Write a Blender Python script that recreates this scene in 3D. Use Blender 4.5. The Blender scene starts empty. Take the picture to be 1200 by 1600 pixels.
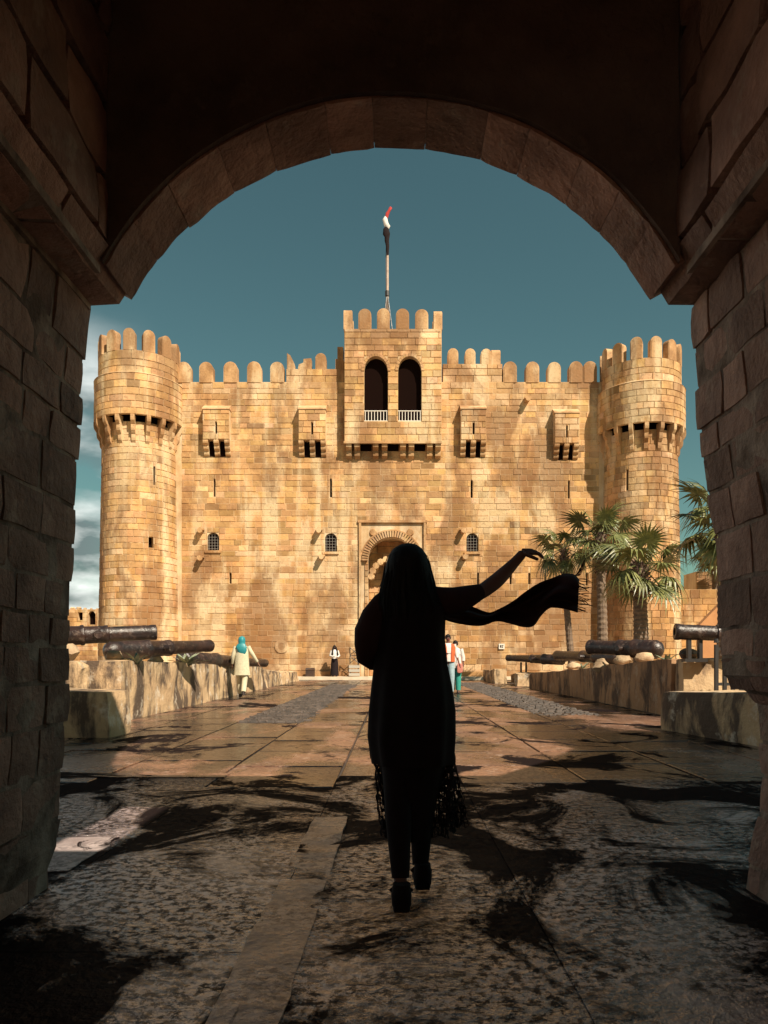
import bpy, math, random
from mathutils import Vector, Matrix, noise
R = random.Random(7)
rad = math.radians
sc = bpy.context.scene
C = sc.collection
# ------------------------------------------------------------------ camera
F, VX, VY, H = 1155.0, 615.0, 1030.0, 1.05     # focal length and vanishing point on a 1200x1600 frame, eye height
def W(px, py, Y):
    return Vector(((px - VX) * Y / F, Y, H + (VY - py) * Y / F))
cam = bpy.data.cameras.new('camera'); co = bpy.data.objects.new('camera', cam); C.objects.link(co)
co.location = (0, 0, H); co.rotation_euler = (rad(90), 0, 0)
cam.sensor_fit = 'VERTICAL'; cam.sensor_height = 36; cam.sensor_width = 27; cam.lens = F / 1600 * 36
cam.shift_x = -15 / 1600; cam.shift_y = 230 / 1600; cam.clip_start = .05; cam.clip_end = 6000
sc.camera = co
# ------------------------------------------------------------------ sky, sun, exposure
SUN_EL, SUN_AZ = 47, 40
w = bpy.data.worlds.new('World'); sc.world = w; w.use_nodes = True
nt = w.node_tree; nt.nodes.clear()
def n_(nt, t, **kw):
    n = nt.nodes.new(t)
    for k, v in kw.items():
        if k.startswith('i_'):
            n.inputs[k[2:].replace('_', ' ')].default_value = v
        else: setattr(n, k, v)
    return n
sky = n_(nt, 'ShaderNodeTexSky', sky_type='NISHITA', sun_disc=False, sun_elevation=rad(SUN_EL), sun_rotation=rad(180 - SUN_AZ), air_density=1.0, dust_density=.6, ozone_density=2.5)
tint = n_(nt, 'ShaderNodeMix', data_type='RGBA', blend_type='MULTIPLY'); tint.inputs[0].default_value = 1
tint.inputs[7].default_value = (.78, 1.0, .65, 1)
nt.links.new(sky.outputs[0], tint.inputs[6])

tc = n_(nt, 'ShaderNodeTexCoord')
mp = n_(nt, 'ShaderNodeMapping'); mp.inputs['Scale'].default_value = (1.0, 1.0, 2.6); mp.inputs['Location'].default_value = (3.1, .4, .35)
nt.links.new(tc.outputs['Generated'], mp.inputs[0])
cn = n_(nt, 'ShaderNodeTexNoise', i_Scale=4.2, i_Detail=7.0, i_Roughness=.5)
nt.links.new(mp.outputs[0], cn.inputs['Vector'])
cr = n_(nt, 'ShaderNodeValToRGB'); cr.color_ramp.elements[0].position = .30; cr.color_ramp.elements[1].position = .48
nt.links.new(cn.outputs[0], cr.inputs[0])
sx = n_(nt, 'ShaderNodeSeparateXYZ'); nt.links.new(tc.outputs['Generated'], sx.inputs[0])
def mr(a, f0, f1, t0=0., t1=1.):
    m = n_(nt, 'ShaderNodeMapRange', interpolation_type='SMOOTHSTEP'); nt.links.new(a, m.inputs[0])
    for i, v in zip((1, 2, 3, 4), (f0, f1, t0, t1)): m.inputs[i].default_value = v
    return m.outputs[0]
# a cloud bank low over the sea, to the left of the fort and behind it
mx = mr(sx.outputs[0], -.27, -.40); mz = mr(sx.outputs[2], .42, .30)
m1 = n_(nt, 'ShaderNodeMath', operation='MULTIPLY'); nt.links.new(mx, m1.inputs[0]); nt.links.new(mz, m1.inputs[1])
m2 = n_(nt, 'ShaderNodeMath', operation='MULTIPLY'); nt.links.new(m1.outputs[0], m2.inputs[0]); nt.links.new(cr.outputs[0], m2.inputs[1])
m3 = n_(nt, 'ShaderNodeMath', operation='MULTIPLY'); nt.links.new(m2.outputs[0], m3.inputs[0]); m3.inputs[1].default_value = .92
cn2 = n_(nt, 'ShaderNodeTexNoise', i_Scale=9.0, i_Detail=5.0); nt.links.new(mp.outputs[0], cn2.inputs['Vector'])
cc = n_(nt, 'ShaderNodeValToRGB'); cc.color_ramp.elements[0].color = (2.2, 2.7, 2.7, 1); cc.color_ramp.elements[1].color = (17., 17.2, 16.4, 1)
cc.color_ramp.elements[0].position = .38; cc.color_ramp.elements[1].position = .66
nt.links.new(cn2.outputs[0], cc.inputs[0])
mixc = n_(nt, 'ShaderNodeMix', data_type='RGBA')
nt.links.new(m3.outputs[0], mixc.inputs[0]); nt.links.new(tint.outputs[2], mixc.inputs[6]); nt.links.new(cc.outputs[0], mixc.inputs[7])
bg = n_(nt, 'ShaderNodeBackground', i_Strength=.054); wo = n_(nt, 'ShaderNodeOutputWorld')
nt.links.new(mixc.outputs[2], bg.inputs[0]); nt.links.new(bg.outputs[0], wo.inputs[0])
sl = bpy.data.lights.new('sun', 'SUN'); sl.energy = 5; sl.angle = rad(.5); sl.color = (1, .88, .70)
so = bpy.data.objects.new('sun', sl); C.objects.link(so); so.location = (10, -20, 30)
sd = Vector((-math.sin(rad(SUN_AZ)) * math.cos(rad(SUN_EL)), math.cos(rad(SUN_AZ)) * math.cos(rad(SUN_EL)), -math.sin(rad(SUN_EL))))
so.rotation_euler = sd.to_track_quat('-Z', 'Y').to_euler()
sc.view_settings.view_transform = 'Standard'; sc.view_settings.look = 'None'
sc.view_settings.exposure = .66; sc.view_settings.gamma = 1; sc.view_settings.use_curve_mapping = False
sc.render.engine = 'CYCLES'; sc.cycles.use_denoising = True
sc.cycles.max_bounces = 8; sc.cycles.diffuse_bounces = 4; sc.cycles.glossy_bounces = 3

# ------------------------------------------------------------------ object helpers
def tag(o, label=None, cat=None, group=None, kind=None):
    if label: o['label'] = label
    if cat: o['category'] = cat
    if group: o['group'] = group
    if kind: o['kind'] = kind
    return o
def thing(name, label, cat, loc=(0, 0, 0), rz=0, group=None):
    o = bpy.data.objects.new(name, None); C.objects.link(o); o.empty_display_size = .2
    o.location = loc; o.rotation_euler = (0, 0, rz)
    return tag(o, label, cat, group)
def link(name, me, parent=None, mat=None):
    if mat is not None and not me.materials: me.materials.append(mat)
    o = bpy.data.objects.new(name, me); C.objects.link(o)
    if parent is not None: o.parent = parent
    return o
class MB:
    """collects faces, builds one mesh object"""
    def __init__(s): s.v, s.f, s.c, s.sm = [], [], [], False
    def add(s, vs, fs, col=None):
        b = len(s.v); s.v += [tuple(p) for p in vs]; s.f += [tuple(i + b for i in f) for f in fs]
        s.c += [col or (1, 1, 1, 1)] * len(vs)
    def box(s, a, b, col=None, M=None):
        (x0, y0, z0), (x1, y1, z1) = a, b
        vs = [Vector(p) for p in ((x0, y0, z0), (x1, y0, z0), (x1, y1, z0), (x0, y1, z0), (x0, y0, z1), (x1, y0, z1), (x1, y1, z1), (x0, y1, z1))]
        if M is not None: vs = [M @ p for p in vs]
        s.add(vs, [(0, 3, 2, 1), (4, 5, 6, 7), (0, 1, 5, 4), (1, 2, 6, 5), (2, 3, 7, 6), (3, 0, 4, 7)], col)
    def bar(s, a, b, r, n=6, r2=None, col=None):
        a, b = Vector(a), Vector(b); d = (b - a)
        if d.length < 1e-6: return
        q = d.to_track_quat('Z', 'Y').to_matrix(); r2 = r if r2 is None else r2; vs = []
        for p, rr in ((a, r), (b, r2)):
            for i in range(n):
                t = 2 * math.pi * i / n
                vs.append(p + q @ Vector((math.cos(t) * rr, math.sin(t) * rr, 0)))
        fs = [(i, (i + 1) % n, n + (i + 1) % n, n + i) for i in range(n)] + [tuple(range(n - 1, -1, -1)), tuple(range(n, 2 * n))]
        s.add(vs, fs, col)
    def tube(s, pts, rs, n=8, sq=1.0, col=None):
        pts = [Vector(p) for p in pts]; vs = []; fs = []
        up = None
        for k, p in enumerate(pts):
            d = (pts[min(k + 1, len(pts) - 1)] - pts[max(k - 1, 0)]).normalized()
            if up is None: up = Vector((0, 1, 0)) if abs(d.y) < .9 else Vector((0, 0, 1))
            x = d.cross(up).normalized(); y = x.cross(d).normalized(); up = y
            for i in range(n):
                t = 2 * math.pi * i / n
                vs.append(p + x * math.cos(t) * rs[k] + y * math.sin(t) * rs[k] * sq)
        for k in range(len(pts) - 1):
            for i in range(n): fs.append((k * n + i, k * n + (i + 1) % n, (k + 1) * n + (i + 1) % n, (k + 1) * n + i))
        fs += [tuple(range(n - 1, -1, -1)), tuple(range((len(pts) - 1) * n, len(pts) * n))]
        s.add(vs, fs, col)
    def loft(s, rings, n=24, fold=0., nf=7, col=None, ph=0.):
        """rings: (x, y, z, rx, ry) ellipses bottom to top or top to bottom"""
        vs, fs = [], []
        m = len(rings)
        for k, (x, y, z, rx, ry) in enumerate(rings):
            for i in range(n):
                t = 2 * math.pi * i / n; g = 1 + fold * (k / max(1, m - 1)) * math.sin(nf * t + ph + .4 * k) if fold else 1
                vs.append((x + math.cos(t) * rx * g, y + math.sin(t) * ry * g, z))
        for k in range(m - 1):
            for i in range(n): fs.append((k * n + i, k * n + (i + 1) % n, (k + 1) * n + (i + 1) % n, (k + 1) * n + i))
        fs += [tuple(range(n - 1, -1, -1)), tuple(range((m - 1) * n, m * n))]
        s.add(vs, fs, col)
    def prism(s, poly, M, t0, t1, col=None):
        """poly [(a,b)], M(a,b,t)->point, extruded t0..t1"""
        n = len(poly)
        vs = [M(a, b, t0) for a, b in poly] + [M(a, b, t1) for a, b in poly]
        fs = [tuple(range(n - 1, -1, -1)), tuple(range(n, 2 * n))] + [(i, (i + 1) % n, n + (i + 1) % n, n + i) for i in range(n)]
        s.add(vs, fs, col)
    def mesh(s, name, smooth=False):
        me = bpy.data.meshes.new(name); me.from_pydata(s.v, [], s.f); 
        a = me.color_attributes.new('tone', 'FLOAT_COLOR', 'POINT')
        a.data.foreach_set('color', [x for c in s.c for x in c])
        me.update()
        if smooth: me.polygons.foreach_set('use_smooth', [True] * len(me.polygons))
        return me
    def build(s, name, mat, parent=None, smooth=False, kind=None):
        me = s.mesh(name, smooth); fix(me)
        if smooth: me.set_sharp_from_angle(angle=rad(48))
        o = link(name, me, parent, mat)
        if kind: o['kind'] = kind
        return o
import bmesh
def fix(me):
    bm = bmesh.new(); bm.from_mesh(me); bmesh.ops.recalc_face_normals(bm, faces=bm.faces); bm.to_mesh(me); bm.free()
def tri(c, i, j, k):
    p = Vector()
    for a, wa in ((0, 1 - i), (1, i)):
        for b, wb in ((0, 1 - j), (1, j)):
            for d, wd in ((0, 1 - k), (1, k)):
                p += Vector(c[a + 2 * b + 4 * d]) * (wa * wb * wd)
    return p
def rough_hex(mb, c, n, amp, freq=1.5, col=None, rnd=0., seed=0., skip=()):
    """subdivided surface of a hexahedron (corner index a+2b+4c), displaced by noise; rnd pulls edges in"""
    nx, ny, nz = n; idx = {}; vs = []; ctr = sum((Vector(q) for q in c), Vector()) / 8
    def g(i, j, k):
        key = (i, j, k)
        if key not in idx:
            p = tri(c, i / nx, j / ny, k / nz)
            e = (i in (0, nx)) + (j in (0, ny)) + (k in (0, nz))
            if rnd and e > 1: p = p + (ctr - p).normalized() * rnd * (e - 1)
            p += noise.noise_vector(p * freq + Vector((seed, seed * 2, seed * 3))) * amp
            idx[key] = len(vs); vs.append(p)
        return idx[key]
    fs = []
    for i in range(nx):
        for j in range(ny):
            if '-z' not in skip: fs.append((g(i, j, 0), g(i, j + 1, 0), g(i + 1, j + 1, 0), g(i + 1, j, 0)))
            if '+z' not in skip: fs.append((g(i, j, nz), g(i + 1, j, nz), g(i + 1, j + 1, nz), g(i, j + 1, nz)))
    for i in range(nx):
        for k in range(nz):
            if '-y' not in skip: fs.append((g(i, 0, k), g(i + 1, 0, k), g(i + 1, 0, k + 1), g(i, 0, k + 1)))
            if '+y' not in skip: fs.append((g(i, ny, k), g(i, ny, k + 1), g(i + 1, ny, k + 1), g(i + 1, ny, k)))
    for j in range(ny):
        for k in range(nz):
            if '-x' not in skip: fs.append((g(0, j, k), g(0, j, k + 1), g(0, j + 1, k + 1), g(0, j + 1, k)))
            if '+x' not in skip: fs.append((g(nx, j, k), g(nx, j + 1, k), g(nx, j + 1, k + 1), g(nx, j, k + 1)))
    mb.add(vs, fs, col)
def hexc(x0, x1, y0, y1, z0, z1, z1b=None):
    z1b = z1 if z1b is None else z1b   # z1 at y0, z1b at y1
    return [(x0, y0, z0), (x1, y0, z0), (x0, y1, z0), (x1, y1, z0), (x0, y0, z1), (x1, y0, z1), (x0, y1, z1b), (x1, y1, z1b)]

# ------------------------------------------------------------------ materials
MATS = {}
def material(name, col, rough=.8, col2=None, ns=2., nd=6., bump=0., bs=20., tone=False, rand=0., streak=None, stain=None, wet=None, metal=0., spec=.5, bump2=0., bs2=5., grime=None, speck=None, ior=1.5, dark_refl=None):
    m = bpy.data.materials.new(name); m.use_nodes = True; t = m.node_tree; b = t.nodes['Principled BSDF']
    L = t.links.new; MATS[name] = m
    b.inputs['Roughness'].default_value = rough; b.inputs['Metallic'].default_value = metal; b.inputs['Specular IOR Level'].default_value = spec
    geo = n_(t, 'ShaderNodeNewGeometry'); pos = geo.outputs['Position']
    def noise_(scale, detail=6., dist=0., vec=None, rough=.55):
        q = n_(t, 'ShaderNodeTexNoise', i_Scale=scale, i_Detail=detail, i_Distortion=dist, i_Roughness=rough); L(vec or pos, q.inputs['Vector']); return q.outputs[0]
    def ramp(x, a, c, lo=0., hi=1.):
        q = n_(t, 'ShaderNodeMapRange'); L(x, q.inputs[0])
        for i, v in zip((1, 2, 3, 4), (a, c, lo, hi)): q.inputs[i].default_value = v
        return q.outputs[0]
    def mix(f, a, c, mode='MIX'):
        q = n_(t, 'ShaderNodeMix', data_type='RGBA', blend_type=mode)
        for s_, v in ((0, f), (6, a), (7, c)):
            if isinstance(v, (int, float, tuple)): q.inputs[s_].default_value = v if not isinstance(v, tuple) or len(v) == 4 else (*v, 1)
            else: L(v, q.inputs[s_])
        return q.outputs[2]
    def mul(a, c):
        q = n_(t, 'ShaderNodeMath', operation='MULTIPLY')
        for s_, v in ((0, a), (1, c)):
            if isinstance(v, (int, float)): q.inputs[s_].default_value = v
            else: L(v, q.inputs[s_])
        return q.outputs[0]
    c = (*col, 1)
    if col2: c = mix(ramp(noise_(ns, nd), .35, .65), c, (*col2, 1))
    if tone:
        at = n_(t, 'ShaderNodeAttribute', attribute_name='tone'); c = mix(1., c, at.outputs['Color'], 'MULTIPLY')
    if rand:
        oi = n_(t, 'ShaderNodeObjectInfo'); r_ = ramp(oi.outputs['Random'], 0, 1, 1 - rand, 1 + rand)
        cb = n_(t, 'ShaderNodeCombineColor'); L(r_, cb.inputs[0]); L(r_, cb.inputs[1]); L(r_, cb.inputs[2])
        c = mix(1., c, cb.outputs[0], 'MULTIPLY')
    if streak:      # run-off streaks down the wall
        scol, amt = streak
        mpn = n_(t, 'ShaderNodeMapping'); mpn.inputs['Scale'].default_value = (1.1, 1.1, .07); L(pos, mpn.inputs[0])
        f = mul(ramp(noise_(1.0, 4, 0, mpn.outputs[0]), .50, .62), ramp(noise_(.3, 3), .35, .55)); c = mix(mul(f, amt), c, scol)
        mpn = n_(t, 'ShaderNodeMapping'); mpn.inputs['Scale'].default_value = (1., 1., .35); mpn.inputs['Location'].default_value = (9, 3, 5); L(pos, mpn.inputs[0])
        f = ramp(noise_(.8, 7, 0, mpn.outputs[0], .6), .54, .62); c = mix(mul(f, amt * .8), c, scol)
    if grime:
        scol, amt, sc_ = grime
        mpn = n_(t, 'ShaderNodeMapping'); mpn.inputs['Scale'].default_value = (1., 1., .45); mpn.inputs['Location'].default_value = (4, 8, 2); L(pos, mpn.inputs[0])
        f = ramp(noise_(sc_, 8, .3, mpn.outputs[0], .65), .47, .57); c = mix(mul(f, amt), c, scol)
    if speck:
        scol, amt, sc_ = speck
        f = ramp(noise_(sc_, 4, 0, None, .7), .56, .66); c = mix(mul(f, amt), c, scol)
    rr = None
    if wet:         # (dark colour, wet roughness, noise scale, lo, hi)
        wc, wr, wsc, lo, hi = wet
        mpn = n_(t, 'ShaderNodeMapping'); mpn.inputs['Scale'].default_value = (1., .55, 1.); L(pos, mpn.inputs[0])
        f = ramp(noise_(wsc, 7, .5, mpn.outputs[0], .6), lo, hi)
        c = mix(f, c, wc); rr = ramp(f, 0, 1, rough, wr)
        rv = n_(t, 'ShaderNodeMath', operation='ADD'); L(rr, rv.inputs[0]); L(ramp(noise_(14, 5), .3, .7, -.06, .07), rv.inputs[1]); rr = rv.outputs[0]
        L(rr, b.inputs['Roughness'])
    else:
        L(ramp(noise_(7, 4), .3, .7, max(.02, rough - .08), min(1, rough + .08)), b.inputs['Roughness'])
    if isinstance(c, tuple): b.inputs['Base Color'].default_value = c
    else: L(c, b.inputs['Base Color'])
    if dark_refl:         # (noise scale, lo, hi, location): matt black patches and dull pits, painted in place of dark reflections
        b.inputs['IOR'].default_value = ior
        mpn = n_(t, 'ShaderNodeMapping'); mpn.inputs['Scale'].default_value = (1., .8, 1.); mpn.inputs['Location'].default_value = dark_refl[3]; L(pos, mpn.inputs[0])
        f = ramp(noise_(dark_refl[0], 8, .8, mpn.outputs[0], .68), dark_refl[1], dark_refl[2]); q = b.inputs['Base Color'].links[0].from_socket
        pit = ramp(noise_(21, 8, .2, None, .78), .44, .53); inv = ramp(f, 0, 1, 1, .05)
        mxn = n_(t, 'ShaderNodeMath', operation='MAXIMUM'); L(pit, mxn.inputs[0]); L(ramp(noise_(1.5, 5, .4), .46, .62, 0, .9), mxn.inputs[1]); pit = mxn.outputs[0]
        L(mix(f, mix(ramp(pit, 0, 1, dark_refl[4], 0), q, (.02, .013, .012, 1)), (.008, .006, .006, 1)), b.inputs['Base Color'])
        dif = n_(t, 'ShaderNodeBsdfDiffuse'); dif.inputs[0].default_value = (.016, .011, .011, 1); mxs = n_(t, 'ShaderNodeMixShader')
        L(mul(inv, ramp(pit, 0, 1, 1 - dark_refl[4], 1.)), mxs.inputs[0]); L(dif.outputs[0], mxs.inputs[1]); L(b.outputs[0], mxs.inputs[2]); L(mxs.outputs[0], t.nodes['Material Output'].inputs['Surface'])
    last = None
    if bump2:
        q = n_(t, 'ShaderNodeBump', i_Strength=1., i_Distance=bump2); L(noise_(bs2, 5), q.inputs['Height']); last = q
    if bump:
        q = n_(t, 'ShaderNodeBump', i_Strength=1., i_Distance=bump); L(noise_(bs, 6, 0, None, .62), q.inputs['Height'])
        if last: L(last.outputs[0], q.inputs['Normal'])
        last = q
    if last: L(last.outputs[0], b.inputs['Normal'])
    return m
FORT = material('fort_limestone', (.53, .292, .122), .85, (.40, .205, .075), 1.2, 8, bump=.02, bs=9, tone=True, streak=((.70, .55, .34, 1), .62), grime=((.22, .098, .034, 1), .74, .45), speck=((.20, .11, .05, 1), .45, 6))
MORTAR = material('fort_mortar', (.66, .47, .27), .9, (.50, .32, .16), 2., 6, bump=.01, bs=12, streak=((.72, .60, .44, 1), .7), grime=((.30, .16, .07, 1), .5, .45))
GATE = material('gate_stone', (.42, .255, .195), .75, (.22, .125, .095), 4., 9, bump=.022, bs=24, rand=.30, tone=True, bump2=.03, bs2=7, speck=((.46, .35, .27, 1), .5, 5))
GATEM = material('gate_mortar', (.44, .34, .27), .9, (.12, .08, .06), 6., 8, bump=.015, bs=30, bump2=.02, bs2=9)
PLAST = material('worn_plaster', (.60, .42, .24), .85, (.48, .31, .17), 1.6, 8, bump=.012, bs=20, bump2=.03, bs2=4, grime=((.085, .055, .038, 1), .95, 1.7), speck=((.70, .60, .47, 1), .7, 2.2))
PLASTR = material('shade_brown_plaster', (.42, .235, .12), .85, (.34, .18, .09), 1.3, 8, bump=.012, bs=20, bump2=.03, bs2=4, grime=((.06, .035, .025, 1), .9, 1.5), speck=((.55, .42, .30, 1), .4, 2.6))  # plaster copy made browner and darker to carry the right parapet's shade
PAVE = material('paving_stone', (.29, .145, .085), .34, (.15, .075, .05), 1.1, 9, bump=.008, bs=26, rand=.16, wet=((.010, .007, .007, 1), .09, .55, .45, .52), bump2=.018, bs2=7, spec=1., speck=((.50, .36, .29, 1), .6, 5), ior=1.6, dark_refl=(.8, .54, .58, (7, 2.2, 0), .30))
PAVEN = material('near_sheen_stone', (.52, .40, .40), .10, (.34, .25, .25), 2.1, 9, bump=.016, bs=24, rand=.12, wet=((.05, .035, .037, 1), .08, .8, .46, .54), bump2=.016, bs2=6, spec=1., speck=((.50, .40, .37, 1), .7, 7), ior=2.4, dark_refl=(.95, .475, .535, (3.3, 1.2, 0), .88))  # pinkish tone of the near slabs stands in for light reflected on them
MARB = material('pale_slab_stone', (.52, .42, .40), .5, (.30, .23, .22), 3, 8, bump=.006, bs=30, spec=.6, dark_refl=(2.5, .56, .60, (2, 1, 0), .5))
JOINT = material('joint_dirt', (.07, .048, .036), .8, (.04, .028, .022), 3, 6, bump=.01, bs=30)
COB = material('cobble_grey', (.085, .062, .050), .65, (.04, .03, .025), 3, 6, bump=.01, bs=20, tone=True)
EARTH = material('sandy_earth', (.40, .27, .16), .9, (.28, .18, .10), .6, 8, bump=.03, bs=6)
IRON = material('cannon_iron', (.014, .010, .010), .34, (.042, .020, .015), 5, 9, bump=.012, bs=22, spec=.6, speck=((.25, .18, .14, 1), .4, 9))
DARK = material('dark_opening', (.010, .005, .004), .95, spec=.0)  # near-black panels put the shade into slits, windows and gaps
BLACKI = material('wrought_iron', (.03, .025, .023), .5)
WHITEP = material('white_painted_iron', (.72, .66, .58), .5)
GRILLE = material('grey_grille_iron', (.30, .27, .24), .5)
PINKP = material('faded_pink_paint', (.42, .30, .27), .6, (.20, .13, .12), 9, 6, bump=.003, bs=40)
WOOD = material('dark_wood', (.07, .035, .02), .6, (.04, .02, .012), 8, 5, bump=.004, bs=40)
RUBBLE = material('rubble_stone', (.50, .36, .22), .85, (.34, .22, .13), 5, 8, bump=.02, bs=14, rand=.2, tone=True)
TRUNK = material('palm_bark', (.22, .15, .10), .85, (.12, .08, .055), 6, 6, bump=.02, bs=18)
BOOT = material('palm_boots', (.17, .10, .07), .8, (.09, .05, .045), 12, 5, bump=.01, bs=30)
LEAF = material('palm_leaf', (.20, .195, .062), .38, (.07, .085, .030), 5, 4, rand=.35, spec=.5)
LEAFY = material('dry_palm_leaf', (.34, .25, .11), .6, (.22, .15, .07), 6, 4, rand=.2)
AGAVE = material('agave_leaf', (.09, .13, .08), .5, (.30, .30, .20), 7, 3)
POLE = material('pole_paint', (.55, .42, .34), .5, (.40, .28, .22), 6, 4)
def cloth(name, col, rough=.8, **k): return material(name, col, rough, tuple(x * .8 for x in col), 20, 4, **k)
BLK = cloth('black_cloth', (.016, .009, .010), .85, spec=.2)
HAIR = cloth('dark_hair', (.010, .006, .005), .65, spec=.25, bump=.004, bs=60)
SKIND = cloth('tanned_skin', (.17, .07, .05), .6)
SKIN = cloth('warm_skin', (.30, .16, .10), .6)
SHAWL = cloth('dark_brown_cloth', (.050, .019, .018), .85, spec=.15)
CREAM = cloth('cream_cotton', (.62, .55, .38), .85)
TEAL = cloth('teal_silk', (.02, .24, .27), .5)
ORANGE = cloth('orange_vest_cloth', (.62, .12, .03), .8)
WHITEC = cloth('white_cotton', (.70, .66, .62), .85)
GREENC = cloth('green_teal_cloth', (.03, .30, .24), .8)
REDC = cloth('red_cloth', (.45, .03, .025), .8)
PINKC = cloth('pink_cloth', (.62, .22, .17), .8)
DKC = cloth('dark_brown_trousers', (.05, .035, .03), .8)
DENIM = cloth('pale_denim', (.30, .40, .44), .8)
def jit(base, a, g=None):
    k = 1 + R.uniform(-a, a); return (base[0] * k, base[1] * k * (1 + R.uniform(-.05, .05)), base[2] * k * (1 + R.uniform(-.12, .12)), 1)

# ------------------------------------------------------------------ rect tools for masonry
def sub(r, h):
    a, b, c, d = r; e, f, g, i = h
    if e >= b or f <= a or g >= d or i <= c: return [r]
    out = []
    if e > a: out.append((a, e, c, d))
    if f < b: out.append((f, b, c, d))
    m0, m1 = max(a, e), min(b, f)
    if g > c: out.append((m0, m1, c, g))
    if i < d: out.append((m0, m1, i, d))
    return out
def subs(rs, holes):
    for h in holes: rs = [q for r in rs for q in sub(r, h)]
    return rs
def courses(u0, u1, v0, v1, ch, l0, l1, holes=(), jig=.12):
    out = []; v = v0
    while v < v1 - .02:
        hh = ch * (1 + R.uniform(-jig, jig))
        if v1 - v - hh < ch * .5: hh = v1 - v
        u = u0 - R.uniform(0, l0)
        while u < u1:
            l = R.uniform(l0, l1); a, b = max(u, u0), min(u + l, u1); u += l
            if b - a < .04: continue
            for q in subs([(a, b, v, v + hh)], holes):
                if q[1] - q[0] > .07 and q[3] - q[2] > .07: out.append(q)
        v += hh
    return out
def stone(mb, M, r, d0, d1, gap=.010, inset=.010, nu=1, col=None):
    a, b, c, d = r; a += gap; b -= gap; c += gap; d -= gap; vs = []; fs = []
    for i in range(nu + 1):
        u = a + (b - a) * i / nu; ui = a + inset + (b - a - 2 * inset) * i / nu
        vs += [M(u, c, d0), M(ui, c + inset, d1), M(ui, d - inset, d1), M(u, d, d0)]
    for i in range(nu):
        k = 4 * i
        fs += [(k, k + 4, k + 5, k + 1), (k + 1, k + 5, k + 6, k + 2), (k + 2, k + 6, k + 7, k + 3)]
    k = 4 * nu; fs += [(0, 1, 2, 3), (k + 3, k + 2, k + 1, k)]
    mb.add(vs, fs, col)
def shell(mb, M, rects, d0, d1, du=99):
    for a, b, c, d in rects:
        nu = max(1, math.ceil((b - a) / du)); vs = []; fs = []
        for i in range(nu + 1):
            u = a + (b - a) * i / nu; vs += [M(u, c, d0), M(u, c, d1), M(u, d, d1), M(u, d, d0)]
        for i in range(nu):
            k = 4 * i; fs += [(k, k + 4, k + 5, k + 1), (k + 1, k + 5, k + 6, k + 2), (k + 2, k + 6, k + 7, k + 3), (k + 3, k + 7, k + 4, k)]
        k = 4 * nu; fs += [(0, 1, 2, 3), (k + 3, k + 2, k + 1, k)]
        mb.add(vs, fs)
def arch_fill(mb, M, a, b, vs_, vt, d0, d1, n=10, pointed=0.):
    """spandrels of an arch inside the rectangle a..b, spring vs_, top vt"""
    m = (a + b) / 2; rx = (b - a) / 2; ry = vt - vs_ - .004
    for s in (-1, 1):
        arc = []
        for i in range(n + 1):
            t = math.pi / 2 * i / n; arc.append((m + s * rx * math.cos(t), vs_ + ry * math.sin(t)))
        poly = arc + [(m, vt), (m + s * rx, vt)]
        # split in quads to stay convex
        for i in range(n):
            p, q = arc[i], arc[i + 1]
            mb.prism([p, q, (q[0], vt), (p[0], vt)], M, d0, d1)

# =================================================================== THE SETTING: ground
g = MB(); g.box((-900, -300, -.6), (900, 900, -.045)); g.build('ground', EARTH, kind='structure')
g = MB()
seaM = material('sea_water', (.02, .09, .11), .15)
g.box((-3000, 120, -.5), (3000, 4000, .02)); g.build('sea', seaM, kind='structure')
road = MB(); road.box((-5.2, -6, -.04), (5.4, 37.9, -.022)); road = road.build('road', JOINT, kind='structure')
# paving slabs, one mesh shared by all
bmx = MB()
i_ = .5; b_ = .012
lay = [(-.5, 0), (-.5, .55), (-.5, .9)]
vs = []
for s, z in ((.5, -1), (.5, -.15), (.488, 0)):
    vs += [(-s, -s, z), (s, -s, z), (s, s, z), (-s, s, z)]
fs = [(8, 9, 10, 11)]
for k in (0, 4): fs += [(k + i, k + (i + 1) % 4, k + 4 + (i + 1) % 4, k + 4 + i) for i in range(4)]
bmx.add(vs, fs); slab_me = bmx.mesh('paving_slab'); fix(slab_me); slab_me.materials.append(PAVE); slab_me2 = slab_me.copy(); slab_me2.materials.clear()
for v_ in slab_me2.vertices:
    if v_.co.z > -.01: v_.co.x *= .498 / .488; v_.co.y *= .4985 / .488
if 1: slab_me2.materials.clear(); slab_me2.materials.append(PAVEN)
XS = [-4.85, -3.72, -2.60, -1.56, -.49, .58, 1.66, 2.73, 3.80, 5.0]
slabs = 0
for k in range(9):
    y = -1.2 + R.uniform(-.4, .4)
    while y < 37.5:
        l = R.uniform(.95, 1.25) if y < 12 else R.uniform(1.5, 2.2)
        if 6.4 < y < 7.2: l = R.uniform(.95, 1.05)
        y1 = min(y + l, 37.85)
        cx = (XS[k] + XS[k + 1]) / 2; wd = XS[k + 1] - XS[k]
        skip = (k in (1, 2) and 12.5 < (y + y1) / 2 < 30 and k == 2) or (k == 7 and 14 < (y + y1) / 2 < 33)
        pale = (k == 2 and 3.2 < y < 4.2)
        if not skip:
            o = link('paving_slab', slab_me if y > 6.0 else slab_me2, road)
            g_ = .024 if y > 6.0 else .0015
            o.scale = (wd - g_, y1 - y - g_, .03); o.location = (cx, (y + y1) / 2, R.uniform(-.004, .004) * (1 if y > 6 else .3))
            tl = .22 if y > 6 else .06; o.rotation_euler = (rad(R.uniform(-tl, tl)), rad(R.uniform(-tl, tl)), rad(R.uniform(-tl, tl)))
            slabs += 1
        y = y1
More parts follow.
